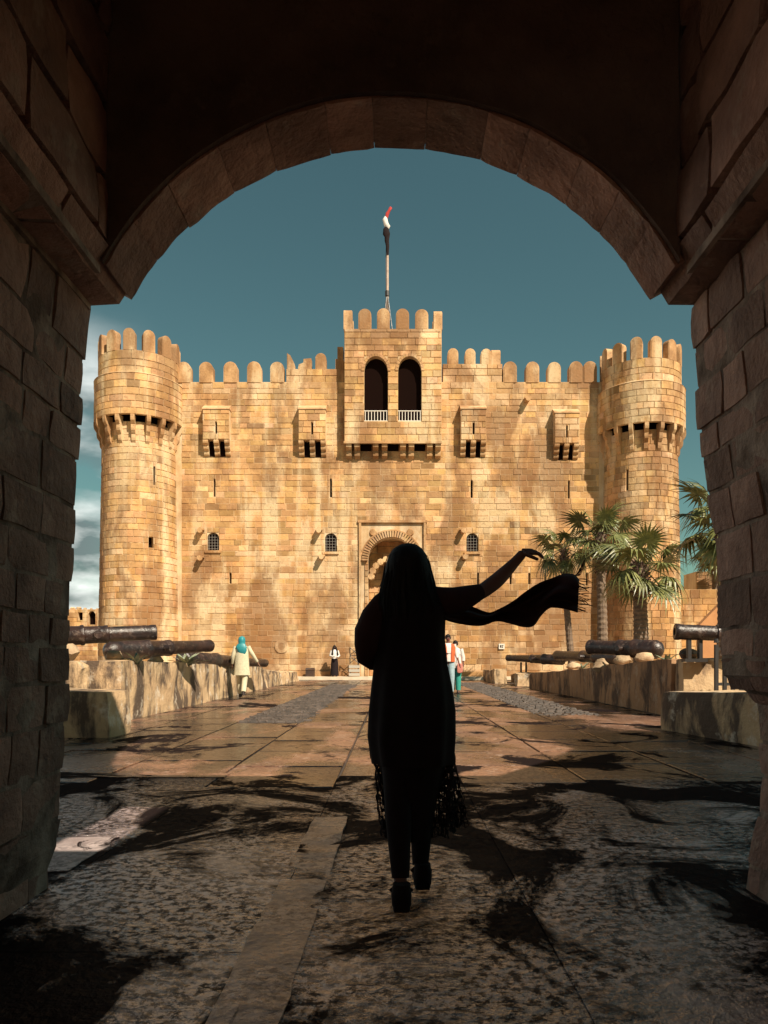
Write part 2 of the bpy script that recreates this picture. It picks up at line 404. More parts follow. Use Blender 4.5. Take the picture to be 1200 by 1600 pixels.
# pale slab by the left jamb
m = MB(); rough_hex(m, [(-2.14, 3.66, -.02), (-1.62, 3.64, -.02), (-2.34, 4.34, -.02), (-1.60, 4.34, -.02), (-2.14, 3.66, .005), (-1.62, 3.64, .005), (-2.34, 4.34, .005), (-1.60, 4.34, .005)], (14, 14, 1), .012, 5)
for k_, (x, y, z) in enumerate(m.v): m.v[k_] = (x + .03 * noise.noise(Vector((x * 6, y * 6, 1))), y + .03 * noise.noise(Vector((x * 6, y * 6, 7))), .0055 + (z - .005) * .08 if z > -.01 else z)
m.build('paving_slab', MARB, road)['label'] = 'pale smooth slab beside the left jamb'
# sealing strip that runs out of the gateway
m = MB(); rough_hex(m, [(-.56, 1.2, -.02), (-.34, 1.2, -.02), (-.52, 4.9, -.02), (-.30, 4.9, -.02), (-.56, 1.2, .004), (-.34, 1.2, .004), (-.52, 4.9, .004), (-.30, 4.9, .004)], (3, 40, 1), .014, 5)
m.build('joint_strip', material('strip_stone', (.50, .39, .36), .3, (.30, .22, .20), 3, 8, bump=.012, bs=24, spec=1., ior=1.6, dark_refl=(2.2, .58, .62, (1, 2, 0), .4)), road)
m = MB(); rough_hex(m, hexc(-4.4, -1.50, 6.55, 6.78, -.02, .006), (14, 2, 1), .001, 2); m.build('kerb_strip', PAVE, kind='structure')
# grey cobble strips beside the carriageway
def cobbles(x0, x1, y0, y1):
    mb = MB(); y = y0
    while y < y1:
        x = x0 + R.uniform(-.05, 0)
        while x < x1:
            l = R.uniform(.12, .2); k = R.uniform(.6, 1.5)
            xa, xb, ya, yb = x + .008, x + l - .008, y + .008, y + .14
            z = R.uniform(.0, .02)
            mb.add([(xa, ya, -.03), (xb, ya, -.03), (xb, yb, -.03), (xa, yb, -.03), (xa + .02, ya + .02, z), (xb - .02, ya + .02, z), (xb - .02, yb - .02, z), (xa + .02, yb - .02, z)],
                   [(4, 5, 6, 7), (0, 1, 5, 4), (1, 2, 6, 5), (2, 3, 7, 6), (3, 0, 4, 7)], (k, k, k, 1))
            x += l
        y += .15
    return mb
cobbles(-2.60, -1.57, 12.5, 30.5).build('cobbles', COB, road, kind='stuff')
cobbles(2.74, 3.79, 13.8, 33.2).build('cobbles', COB, road, kind='stuff')
# terraces behind the low walls
m = MB(); rough_hex(m, hexc(-14, -5.0, 12.6, 36, -.05, .80, .35), (12, 20, 1), .08, .8); m.build('terrace_ground', EARTH, kind='structure')
m = MB(); rough_hex(m, hexc(5.7, 18, 14, 36, -.05, .80, .30), (12, 20, 1), .08, .8); m.build('terrace_ground', EARTH, kind='structure')

# =================================================================== THE FORT
YF = 38.5
U = lambda px: (px - VX) / 30.0
V = lambda py: H + (VY - py) / 30.0
def ftone(x, z, kind='wall'):
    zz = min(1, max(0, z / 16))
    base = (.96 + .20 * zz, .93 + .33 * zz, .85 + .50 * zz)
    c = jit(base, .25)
    r_ = R.random()
    if r_ < .08: c = tuple(v * .66 for v in c[:3]) + (1,)
    elif r_ < .15: c = (c[0] * 1.22, c[1] * 1.36, c[2] * 1.7, 1)
    # lime-washed and repaired rubble patches low on the front
    for (px, py, rx, ry, pr) in ((360, 940, 60, 22, .8), (480, 900, 90, 8, .95), (410, 875, 60, 12, .5), (230, 900, 55, 30, .3), (180, 960, 40, 20, .3), (720, 885, 50, 10, .4), (560, 1045, 380, 12, .75), (880, 985, 70, 40, .4), (640, 1010, 300, 30, .18), (370, 600, 60, 12, .45), (740, 600, 50, 30, .5), (610, 520, 80, 20, .5), (870, 650, 20, 14, .7)):
        if abs(x - U(px)) < rx / 30 and abs(z - V(py)) < ry / 30 and R.random() < pr:
            k_ = R.uniform(.85, 1.1); c = (1.32 * k_, 1.60 * k_, 2.2 * k_, 1)
    # darker weathered headers on the right half
    if x > U(800) and R.random() < .16: c = tuple(v * .68 for v in c[:3]) + (1,)
    return c
fort = thing('fortress', 'sandy limestone fortress with round corner towers and rounded battlements', 'fortress', (0, YF, 0))
fort.location = (0, 0, 0)
Mf = lambda u, v, d: (u, YF - d, v)
slits = [(335, 748, 776), (517, 748, 777), (737, 750, 778), (889, 751, 779), (360, 895, 912), (747, 895, 913), (798, 895, 913), (827, 895, 913), (852, 895, 913), (917, 895, 915)]
grates = [(333, 832, 860), (517, 833, 862), (738, 833, 862)]
holes = [(U(p) - .055, U(p) + .055, V(b), V(a)) for p, a, b in slits]
holes += [(U(p) - .31, U(p) + .31, V(b), V(a)) for p, a, b in grates]
PC, PR = U(612), 37 / 30
portal = (PC - PR, PC + PR, .15, V(877) + PR)
UL, UR, ZT = U(262), U(955), V(597)
balc = (U(538) + .05, U(689) - .05, V(690), V(560))
m = MB()
shell(m, Mf, subs([(UL, UR, 0, ZT)], holes + [portal]), -.30, 0)
shell(m, Mf, subs([(UL, UR, 0, ZT)], [portal]), -1.3, -.302)
m.box((UL, YF + 1.302, 0), (UR, YF + 20, ZT - .9))
arch_fill(m, Mf, portal[0], portal[1], V(877), portal[3], -.5, 0)
for p, a, b in grates: arch_fill(m, Mf, U(p) - .31, U(p) + .31, V(a) - .30, V(a), -.28, 0, 6)
front = m.build('front_wall', MORTAR, fort)
# loose bits of dark inside openings
for p, a, b in slits:
    m = MB(); m.box((U(p) - .055, YF + .26, V(b)), (U(p) + .055, YF + .29, V(a))); m.build('arrow_slit', DARK, front)
for p, a, b in grates:
    m = MB(); m.box((U(p) - .31, YF + .24, V(b)), (U(p) + .31, YF + .29, V(a)));
    wdw = m.build('window', DARK, front)
    m = MB()
    for i in range(4): m.bar((U(p) - .22 + i * .147, YF + .08, V(b)), (U(p) - .22 + i * .147, YF + .08, V(a) - (.02 if i in (1, 2) else .12)), .009, 5)
    for i in range(6): m.bar((U(p) - .31, YF + .08, V(b) + .1 + i * .15), (U(p) + .31, YF + .08, V(b) + .1 + i * .15), .009, 5)
    m.build('window_grille', GRILLE, front)
    m = MB(); m.box((U(p) - .42, YF - .09, V(b) - .13), (U(p) + .42, YF + .02, V(b) - .005)); m.build('window_sill', FORT, front)
# stones of the front
hs = holes + [(portal[0] - .35, portal[1] + .35, portal[2], portal[3] + .35), (balc[0] + .1, balc[1] - .1, balc[2] + .05, balc[3])]
hs += [(U(561) - .03, U(665) + .03, V(833), V(820))]
st = courses(U(284), U(936), .15, ZT, .30, .36, .92, hs)
st.sort(key=lambda r: -(r[1] - r[0]) * (r[3] - r[2]))
rest = MB()
for i, r in enumerate(st):
    mb = MB() if i < 300 else rest
    cx, cz = (r[0] + r[1]) / 2, (r[2] + r[3]) / 2
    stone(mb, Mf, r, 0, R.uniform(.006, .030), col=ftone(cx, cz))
    if i < 300: mb.build('stone', FORT, front)
rest.build('coursed_stones', FORT, front, kind='stuff')
# coping lip and plinth
m = MB(); m.box((U(284), YF - .16, 0), (U(560), YF - .04, .42)); m.box((U(664), YF - .16, 0), (U(940), YF - .04, .42)); m.build('plinth', FORT, fort)
m = MB(); rough_hex(m, hexc(-6.2, 7.6, 37.55, 38.30, 0, .16), (30, 1, 1), .01, 1); m.build('front_step', material('whitened_step', (.72, .60, .45), .8, (.58, .46, .33), 2, 6, bump=.01, bs=20), kind='structure')

# merlons ------------------------------------------------------------
def merlon_mesh(w_, h_, t_, name='merlon', cut=None):
    mb = MB(); r = w_ / 2; pts = [(-r, 0)]
    for i in range(13):
        t = math.pi - math.pi * i / 12; pts.append((r * math.cos(t), h_ - r + r * math.sin(t)))
    pts.append((r, 0))
    if cut:
        pts = cut
    # front inset face for a slightly raised edge
    M_ = lambda a, b, t: (a, t, b)
    mb.prism(pts, M_, 0, t_, (1.2, 1.32, 1.6, 1))
    k = .86; q = [(a * k, b if b == 0 else .02 + b * .95) for a, b in pts]
    mb.prism(q, M_, -.02, 0.001, (1.02, 1.08, 1.2, 1))
    me = mb.mesh(name); fix(me); me.materials.append(FORT); return me
me_w = merlon_mesh(.70, 1.10, .5)
def merlon(me, x, y, z, rz=0, sc_=1, parent=None):
    o = link('merlon', me, parent or fort); o.location = (x, y, z); o.rotation_euler = (0, 0, rz); o.scale = (sc_ * R.uniform(.97, 1.03), 1, sc_ * R.uniform(.96, 1.03)); return o
for p in (287, 322, 360, 397, 433, 797, 832, 866, 900, 922): merlon(me_w, U(p), YF - .03, ZT - .03)
# back of the roof: merlons of the far parapet
for k in range(16): merlon(me_w, UL + 1.0 + k * 1.38, YF + 19.4, ZT - .93)
# raised parapets each side of the central tower
def parapet(x0, x1, ztop):
    mb = MB(); mb.box((x0, YF + .06, ZT - .02), (x1, YF + .66, ztop)); o = mb.build('parapet', MORTAR, fort)
    mb = MB(); Mp = lambda u, v, d: (u, YF + .06 - d, v)
    for r in courses(x0, x1, ZT, ztop, .33, .5, .95): stone(mb, Mp, r, 0, .035, col=ftone((r[0] + r[1]) / 2, r[2]))
    mb.build('coursed_stones', FORT, o, kind='stuff'); return o
parapet(U(447), U(530), V(576)); parapet(U(692), U(785), V(568))
me_s = merlon_mesh(.56, .86, .45)
merlon(me_s, U(501), YF + .06, V(577))
for p in (708, 735, 760): merlon(me_s, U(p), YF + .06, V(569))
merlon(me_s, U(782), YF + .35, V(569), rad(90))
merlon(merlon_mesh(.5, .8, .45, 'broken_merlon', [(-.2, 0), (-.2, .86), (-.02, .74), (.18, .34), (.22, 0)]), U(454), YF + .06, V(577))
merlon(merlon_mesh(.5, .6, .45, 'broken_merlon', [(-.4, 0), (-.34, .28), (-.12, .36), (-.1, .56), (.3, .6), (.31, 0)]), U(477), YF + .06, V(577))
m = MB(); m.box((U(524), YF + .07, ZT), (U(537), YF + 1.2, V(560))); m.box((U(527), YF + .07, V(560)), (U(536), YF + .7, V(541))); m.build('parapet_stub', FORT, fort)

# central tower --------------------------------------------------------
YC = 38.0
cu = lambda px: (px - VX) * YC / F
cv = lambda py: H + (VY - py) * YC / F
Mc = lambda u, v, d: (u, YC - d, v)
win = [(569, 606, 557, 658), (622, 658.5, 557, 658)]
ch = [(cu(a), cu(b), cv(d), cv(c)) for a, b, c, d in win]
cx0, cx1, cz0, cz1 = cu(538), cu(690), cv(690), cv(514)
m = MB(); shell(m, Mc, subs([(cx0, cx1, cz0, cz1)], ch), -.35, 0)
m.box((cx0, YC + .352, cz0), (cx1, YF - .045, ZT)); m.box((cx0, YC + .352, ZT + .002), (cx1, YC + 5, cz1 - .9))
m.box((cx0, YC + .352, cz1 - .898), (cx0 + .4, YC + 5, cz1)); m.box((cx1 - .4, YC + .352, cz1 - .898), (cx1, YC + 5, cz1)); m.box((cx0 + .402, YC + 4.6, cz1 - .898), (cx1 - .402, YC + 5, cz1))
for h in ch: arch_fill(m, Mc, h[0], h[1], h[3] - (h[1] - h[0]) * .62, h[3], -.34, .03, 10)
ct = m.build('central_tower', MORTAR, fort)
hx = [(h[0], h[1], h[2], h[3] + .02) for h in ch]
mb = MB()
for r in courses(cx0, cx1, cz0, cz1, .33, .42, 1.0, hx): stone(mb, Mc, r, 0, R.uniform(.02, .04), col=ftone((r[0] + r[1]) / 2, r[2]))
mb.build('coursed_stones', FORT, ct, kind='stuff')
for h in ch:
    m = MB(); m.box((h[0], YC + .30, h[2]), (h[1], YC + .345, h[3])); o = m.build('tower_window', DARK, ct)
    m = MB(); mid = (h[0] + h[1]) / 2
    m2 = MB(); n = 8
    for i in range(n):
        x = h[0] + .06 + i * (h[1] - h[0] - .12) / (n - 1); m2.bar((x, YC + .05, h[2]), (x, YC + .05, h[2] + .52), .022, 5)
    m2.bar((h[0], YC + .05, h[2] + .53), (h[1], YC + .05, h[2] + .53), .03, 6); m2.bar((h[0], YC + .05, h[2] + .03), (h[1], YC + .05, h[2] + .03), .02, 6)
    m2.build('railing', WHITEP, ct)
    m3 = MB()
    rx = (h[1] - h[0]) / 2; rz_ = rx * 1.24
    for i in range(15):      # moulded arch rim, one stone after another
        t0, t1 = math.pi * i / 15 + .01, math.pi * (i + 1) / 15 - .01; zs = h[3] - rz_
        q = [(mid + (rx + e) * math.cos(t), zs + (rz_ + e) * math.sin(t)) for e, t in ((.0, t0), (.15, t0), (.15, t1), (.0, t1))]
        m3.prism(q, Mc, .0, .06, jit((1.1, 1.15, 1.3), .12))
    m3.build('window_arch', FORT, ct)
me_c = merlon_mesh(.66, 1.06, .42)
for p in (570, 599, 629, 659): merlon(me_c, cu(p), YC, cz1, parent=ct)
for s, x in ((1, cx0), (1, cx1 - .36)):
    for k in range(4): merlon(me_c, x + (.0 if s > 0 else .4), YC + .34 + k * 1.15, cz1, rad(90), parent=ct).location.x = x + .38
for k in range(4): merlon(me_c, cx0 + .9 + k * 1.08, YC + 4.58, cz1, parent=ct)
# brackets under it
def corbel(mb, M, u0, u1, v0, v1, p, steps=3, col=None):
    """stepped bracket, deeper at the top"""
    for i in range(steps):
        a, b = v0 + (v1 - v0) * i / steps, v0 + (v1 - v0) * (i + 1) / steps; d = p * (i + 1) / steps
        poly = [(0, a)]; dd = p * i / steps
        poly = [(-.02, a + .002), (dd + .02, a + .002), (d - .02, a + (b - a) * .35), (d, a + (b - a) * .6), (d, b), (-.02, b)]
        mb.prism(poly, lambda x, z, t: M(t, z, x), u0, u1, col)
for p in (540, 553, 582, 596, 625, 638, 667, 680):
    m = MB(); corbel(m, Mf, cu(p) + .02, cu(p) + .30, cv(714), cz0 - .004, .48, 2, (1.1, 1.2, 1.4, 1)); m.build('corbel', FORT, ct)
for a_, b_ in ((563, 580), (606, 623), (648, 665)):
    m = MB(); m.box((cu(a_), YF - .05, cz0 - .36), (cu(b_), YF - .035, cz0 - .002)); m.build('machicolation_shade', DARK, ct)  # dark panel painted in as the shade between the brackets
m = MB(); m.box((cx0 - .03, YC - .05, cz0 - .10), (cx1 + .03, YC + .02, cz0 + .02)); m.build('string_course', FORT, ct)

# bartizans --------------------------------------------------------------
def bartizan(px0, px1, py0, py1, pyc):
    P = .42; yb = YF - P; u0, u1, z0, z1 = U(px0), U(px1), V(py1), V(py0)
    Mb = lambda u, v, d: (u, yb - d, v)
    cm = (u0 + u1) / 2; h = (cm - .05, cm + .05, z0 + .28, z0 + .9)
    m = MB(); shell(m, Mb, subs([(u0, u1, z0, z1)], [h]), -.2, 0); m.box((u0, yb + .202, z0), (u1, YF - .002, z1))
    q = [(u0 - .03, YF, z1 + .002), (u1 + .03, YF, z1 + .002), (u0 - .03, yb - .06, z1 + .002), (u1 + .03, yb - .06, z1 + .002), (u0 - .03, YF, z1 + .36), (u1 + .03, YF, z1 + .36), (u0 - .03, yb - .06, z1 + .07), (u1 + .03, yb - .06, z1 + .07)]
    b = m.build('bartizan', MORTAR, fort)
    m = MB(); rough_hex(m, q, (1, 1, 1), 0, col=(1.25, 1.4, 1.8, 1)); m.build('cap_stone', FORT, b)
    m = MB()
    for r in courses(u0, u1, z0, z1, .33, .4, .8, [h]): stone(m, Mb, r, 0, .03, col=ftone(cm, z1))
    m.build('coursed_stones', FORT, b, kind='stuff')
    m = MB(); m.box((h[0], yb + .17, h[2]), (h[1], yb + .2, h[3])); m.build('arrow_slit', DARK, b)
    for k in range(3):
        c = u0 + .13 + k * (u1 - u0 - .26) / 2
        m = MB(); corbel(m, Mf, c - .13, c + .13, V(pyc), z0 - .003, P, 3, (1.1, 1.2, 1.4, 1)); m.build('corbel', FORT, b)
    m = MB(); m.box((u0 + .01, YF - .03, V(pyc)), (u1 - .01, YF - .012 + .0, z0)); m.build('machicolation_shade', DARK, b)  # dark sheet behind the corbels stands in for their shadow
bartizan(320, 361, 644, 690, 714); bartizan(468, 510, 644, 691, 715); bartizan(719, 758, 644, 691, 715); bartizan(864, 902, 650, 696, 719)
# stone spouts and gun loops
for p, y in ((314, 831), (314, 874), (498, 831), (502, 872), (722, 831), (725, 872), (822, 627)):
    m = MB(); z = V(y); x = U(p)
    m.bar((x, YF + .1, z), (x + .04, YF - .42, z + .02), .11, 8, .14, (1.1, 1.2, 1.4, 1)); m.box((x - .13, YF - .30, z + .06), (x + .20, YF - .04, z + .14), (1.2, 1.3, 1.5, 1))
    m.build('stone_spout', FORT, fort)
# limed round hole
m = MB(); x, z = U(440), V(1010)
for i in range(12):
    t0, t1 = 2 * math.pi * i / 12, 2 * math.pi * (i + 1) / 12
    m.prism([(x + e * math.cos(t), z + e * math.sin(t)) for e, t in ((.19, t0), (.36, t0), (.36, t1), (.19, t1))], Mf, .0, .06, (1.5, 1.9, 2.7, 1))
rh = m.build('round_loophole', FORT, fort)
m = MB(); m.bar((x, YF, z), (x, YF - .05, z), .2, 14, col=(.5, .5, .5, 1)); m.build('plug_stone', FORT, rh)

# portal ----------------------------------------------------------------
por = MB()
for a, b in ((U(561), U(564.5)), (U(662), U(665.5))): por.box((a, YF - .11, .15), (b, YF - .04, V(817)), (1.1, 1.2, 1.4, 1))
por.box((U(559), YF - .12, V(817) + .002), (U(667.5), YF - .04, V(813)), (1.0, 1.0, 1.1, 1))
por = por.build('portal_frame', FORT, fort)
cz = V(877)
for i in range(34):       # cushion voussoirs
    t0, t1 = math.pi * i / 34 + .012, math.pi * (i + 1) / 34 - .02
    m = MB(); q = [(PC + e * math.cos(t), cz + e * math.sin(t)) for e, t in ((PR + .01, t0), (PR + .33, t0), (PR + .33, t1), (PR + .01, t1))]
    m.prism(q, Mf, .0, .15 + .03 * (i % 2), jit((1.15, 1.3, 1.6), .12)); m.build('voussoir', FORT, por)
m = MB()
for i in range(40):
    t0, t1 = math.pi * i / 40, math.pi * (i + 1) / 40
    m.prism([(PC + e * math.cos(t), cz + e * math.sin(t)) for e, t in ((PR + .345, t0), (PR + .41, t0), (PR + .41, t1), (PR + .345, t1))], Mf, .0, .10, (1.1, 1.1, 1.15, 1))
m.build('hood_mould', FORT, por)
m = MB()
for x in (U(572) + .02, U(652) - .02):
    for r in courses(x - .10, x + .10, .15, cz, .34, .5, .6): stone(m, Mf, r, 0, .05, col=ftone(x, 3))
m.build('coursed_stones', FORT, por, kind='stuff')
for x in (U(583), U(641)):       # carved roundels in the spandrels
    m = MB(); m.bar((x if x < 0 else x, YF, V(838) + .2), (x, YF - .07, V(838) + .2), .2, 12, .16, (1.2, 1.25, 1.3, 1)); m.build('roundel', FORT, por)
# recess back, cusped inner arch, door
Mr = lambda u, v, d: (u, YF + 1.298 - d, v)
m = MB()
dh = (PC - .62, PC + .62, .15, 3.3)
for r in courses(portal[0], portal[1], .15, portal[3], .34, .5, .95, [dh]): stone(m, Mr, r, 0, .05, col=ftone(PC, 5))
m.build('coursed_stones', FORT, por, kind='stuff')
m = MB()
for i in range(11):
    t = math.pi * (i + .5) / 11; x, z = PC + (PR - .14) * math.cos(t), cz - .9 + (PR - .14) * math.sin(t)
    m.bar((x, YF + .55, z), (x, YF + .32, z), .20, 8, .17, (1.5, 1.8, 2.3, 1))
m.build('cusped_arch', FORT, por)
m = MB(); m.box((dh[0], YF + 1.2, dh[2]), (dh[1], YF + 1.27, dh[3])); dr = m.build('door', WOOD, fort)
m = MB()
for i in range(5): m.box((dh[0] + .03 + i * .24, YF + 1.16, dh[2] + .05), (dh[0] + .24 + i * .24, YF + 1.2, dh[3] - .05))
m.build('door_plank', WOOD, dr)

# corner towers -----------------------------------------------------------
def corner_tower(cxp, dz, slit_px, slit_y, niche=None):
    cx = U(cxp); r0, r1 = 2.03, 1.82; zc0, zc1 = 11.75 + dz, 13.12 + dz; zs, zt = 15.2 + dz, 16.35 + dz
    def Rr(v): return r0 + (r1 - r0) * min(1, v / 12.4)
    Mt = lambda u, v, d: (cx + math.sin(u / 2) * (Rr(v) + d), YF - math.cos(u / 2) * (Rr(v) + d), v)
    def Md(rr): return lambda u, v, d: (cx + math.sin(u / 2) * (rr + d), YF - math.cos(u / 2) * (rr + d), v)
    us = 2 * math.asin(max(-1, min(1, (U(slit_px) - cx) / 1.92)))
    hl = [(us - .06, us + .06, V(slit_y[1]), V(slit_y[0]))]
    if niche: un = 2 * math.asin((U(niche[0]) - cx) / 1.95); hl.append((un - .13, un + .13, V(niche[2]), V(niche[1])))
    full = 2 * math.pi
    m = MB(); shell(m, Mt, subs([(-full, full, 0, zc1 - .26)], hl), -.25, 0, .45)
    shell(m, Md(2.2), [(-full, full, zc1, zs)], -.14, 0, .45); shell(m, Md(2.0), [(-full, full, zs + .002, zt)], -.38, 0, .45)
    m.bar((cx, YF, zs - .3), (cx, YF, zs - .003), 2.1, 30)
    o = m.build('corner_tower', MORTAR, fort)
    m = MB(); m.bar((cx, YF, 0), (cx, YF, zc1 + .6), 1.74, 30, 1.5); m.build('dark_core', DARK, o)  # near-black core supplies the shade behind the slits and corbel ring
    m = MB(); a = 2 * rad(125)
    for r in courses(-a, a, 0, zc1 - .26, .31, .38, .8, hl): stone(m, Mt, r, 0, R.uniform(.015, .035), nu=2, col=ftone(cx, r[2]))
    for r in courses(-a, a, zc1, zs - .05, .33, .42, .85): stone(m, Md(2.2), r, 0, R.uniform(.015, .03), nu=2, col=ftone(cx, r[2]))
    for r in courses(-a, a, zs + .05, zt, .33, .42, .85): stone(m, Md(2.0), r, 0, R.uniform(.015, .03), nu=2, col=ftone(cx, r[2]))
    m.build('coursed_stones', FORT, o, kind='stuff')
    m = MB()       # sloping weathering between drum and parapet
    n = 40
    vs = []
    for rr, z in ((2.24, zs - .05), (2.05, zs + .07), (1.98, zs + .07), (1.98, zs - .05)):
        for i in range(n): t = 2 * math.pi * i / n; vs.append((cx + rr * math.sin(t), YF - rr * math.cos(t), z))
    fs = [(k * n + i, k * n + (i + 1) % n, ((k + 1) % 4) * n + (i + 1) % n, ((k + 1) % 4) * n + i) for k in range(4) for i in range(n)]
    m.add(vs, fs, (1.2, 1.3, 1.5, 1)); m.build('weathering_course', FORT, o)
    nb = 18
    m0 = MB(); corbel(m0, lambda u, v, d: (u, -(1.81 + d), v), -.095, .095, zc0, zc1 - .004, .43, 3, (1.1, 1.2, 1.4, 1))
    cme = m0.mesh('corbel'); fix(cme); cme.materials.append(FORT)
    for k in range(nb):
        c = link('corbel', cme, o); c.location = (cx, YF, 0); c.rotation_euler = (0, 0, 2 * math.pi * (k + .5) / nb)
    nm = 13; mt = merlon_mesh(.58, 1.08, .36)
    for k in range(nm):
        t = 2 * math.pi * (k + .15) / nm
        c = merlon(mt, cx + math.sin(t) * 2.0, YF - math.cos(t) * 2.0, zt - .01, t, parent=o)
    m = MB(); p = hl[0]
    return o
tw = corner_tower(218.5, 0, 256, (740, 768), (252, 847, 863)); corner_tower(1000, -.4, 965, (745, 776))

# flagpole -----------------------------------------------------------------
yp = YC + 3.0
fp = thing('flagpole', 'tall braced flagpole with a furled flag above the central tower', 'flagpole', (W(605, 490, yp).x, yp, cz1 - .9))
fp.location = (0, 0, 0)
def wp(px, py, y=yp): return W(px, py, y)
m = MB(); m.tube([(wp(605.5, 480).x, yp, cz1 - .9), wp(605.5, 400), wp(604.5, 340)], [.075, .065, .04], 10); m.build('pole', POLE, fp)
m = MB()
for x, y in ((591, yp - .7), (620, yp - .7), (600, yp + 1.2)):
    a = wp(605, 457); b = W(x, 492, yp); b.y = y; b.z = cz1 - .9; m.bar(a, b, .035, 5)
m.build('brace', BLACKI, fp)
m = MB(); m.bar(wp(605, 455), wp(605, 463), .12, 8); m.build('collar', BLACKI, fp)
m = MB(); m.tube([wp(603.2, 455), wp(602.8, 420), wp(603.4, 375)], [.015] * 3, 5); m.build('halyard', BLACKI, fp)
fl = thing('flag', 'limp tricolour flag in red, white and black furled round the pole top', 'flag', (0, 0, 0))
def furl(name, mat, pts, rs, sq=.6):
    mb = MB(); P_ = [wp(x, y, yp - .08) for x, y in pts]; mb.tube(P_, rs, 10, sq)
    for i, v in enumerate(mb.v):
        q = Vector(v); mb.v[i] = tuple(q + noise.noise_vector(q * 4) * .05)
    mb.build(name, mat, fl, True)
furl('red_band', REDC, [(604, 340), (605, 334), (608, 330), (610, 325), (609, 323)], [.07, .10, .08, .10, .03])
furl('white_band', WHITEC, [(603, 338), (601.5, 343), (603, 350), (606, 355), (605, 357)], [.05, .13, .12, .15, .10])
furl('black_band', BLK, [(605, 354), (603, 358), (603.5, 366), (605, 370), (604.5, 376), (605, 384), (605, 398)], [.10, .16, .20, .15, .11, .09, .06])

# =================================================================== THE GATEHOUSE round the camera
gate = thing('gatehouse', 'dark stone gateway passage whose arch frames the view of the fort', 'gatehouse', (0, 3.2, 0)); gate.location = (0, 0, 0)
YN, YO, YB = 3.10, 3.40, -7.0
SP, AP, HW = 2.70, 3.40, 1.19           # arch springing, apex, half width
XC = -.012
ARR = (HW * HW + (AP - SP) ** 2) / (2 * (AP - SP)); AZ = AP - ARR; A0 = math.asin(HW / ARR)
m = MB()
# masses each side; the unseen piers above the roof are added to shape shadows
m.box((-9, YB, -.03), (-1.66, YO - .03, 2.64)); m.box((-9, YB, 2.642), (-1.38, YO - .03, 3.85)); 
m.box((1.78, YB, -.03), (9, YO - .03, 2.64)); m.box((1.38, YB, 2.642), (9, YO - .03, 3.85)); 
m.box((-9, YB, 3.852), (9, -3.4, 4.6)); 
for rc in subs([(-9, 9, -.6, YO - .03)], [(.40, 1.15, .75, 2.5), (.02, .30, 2.0, 2.45)]): m.box((rc[0], rc[2], 3.852), (rc[1], rc[3], 4.6))  # added roof wells, cut to drop sun patches on the paving
for rc in ((.35, 1.2, 2.05, 2.13), (.72, .80, 1.6, 2.045), (.55, .64, 2.135, 2.52)): m.box((rc[0], rc[2], 4.602), (rc[1], rc[3], 4.68)); m.box((-9, -3.398, 3.852), (-1.2, -.602, 4.6)); m.box((1.2, -3.398, 3.852), (9, -.602, 4.6))  # unseen bars added over the wells to dapple the sun
up_ = lambda a, b, t: (a, t, b)
for q in ([(-9, 4.602), (.27, 4.602), (.55, 5.6), (1.0, 6.8), (-9, 6.8)], [(-9, 6.802), (1.0, 6.802), (1.6, 8.1), (2.2, 9.2), (2.4, 9.9), (-9, 10.2)], [(3.7, 4.602), (14, 4.602), (14, 10.2), (8.9, 10.2), (8, 9.5), (6.9, 7.8), (5.2, 6.0)]):
    m.prism(q, up_, YO - .43, YO - .03)  # unseen piers, outline drawn to cast the shadow edges on the paving
# back of the passage, with its own lower doorway
m.box((-1.7, YB - .3, -.03), (-1.15, YB - .002, 3.85)); m.box((1.15, YB - .3, -.03), (1.8, YB - .002, 3.85)); m.box((-1.148, YB - .3, 3.3), (1.148, YB - .002, 3.85))
m.build('masonry_core_shadow_piers', GATEM, gate)
def gcol(a=.18, warm=0.):
    k = 1 + R.uniform(-a, a); return (k * (1 + warm), k, k * (1 - warm * .5), 1)
def profile(pts, z):
    for (z0, x0), (z1, x1) in zip(pts, pts[1:]):
        if z0 <= z <= z1: return x0 + (x1 - x0) * (z - z0) / (z1 - z0)
    return pts[-1][1] if z > pts[-1][0] else pts[0][1]
def zp(py): return H + (VY - py) * YO / F
def xp(px): return (px - VX) * YO / F
PL = [(zp(y), xp(x)) for x, y in ((76, 1400), (76, 1345), (91, 1320), (95, 1250), (97, 1200), (104, 1100), (109, 950), (117, 820), (121, 700), (128, 600), (140, 478))]
PRt = [(zp(y), xp(x)) for x, y in ((1158, 1420), (1168, 1350), (1188, 1260), (1192, 1180), (1178, 1085), (1128, 1072), (1124, 1000), (1124, 870), (1112, 800), (1098, 740), (1092, 640), (1084, 540), (1080, 478))]
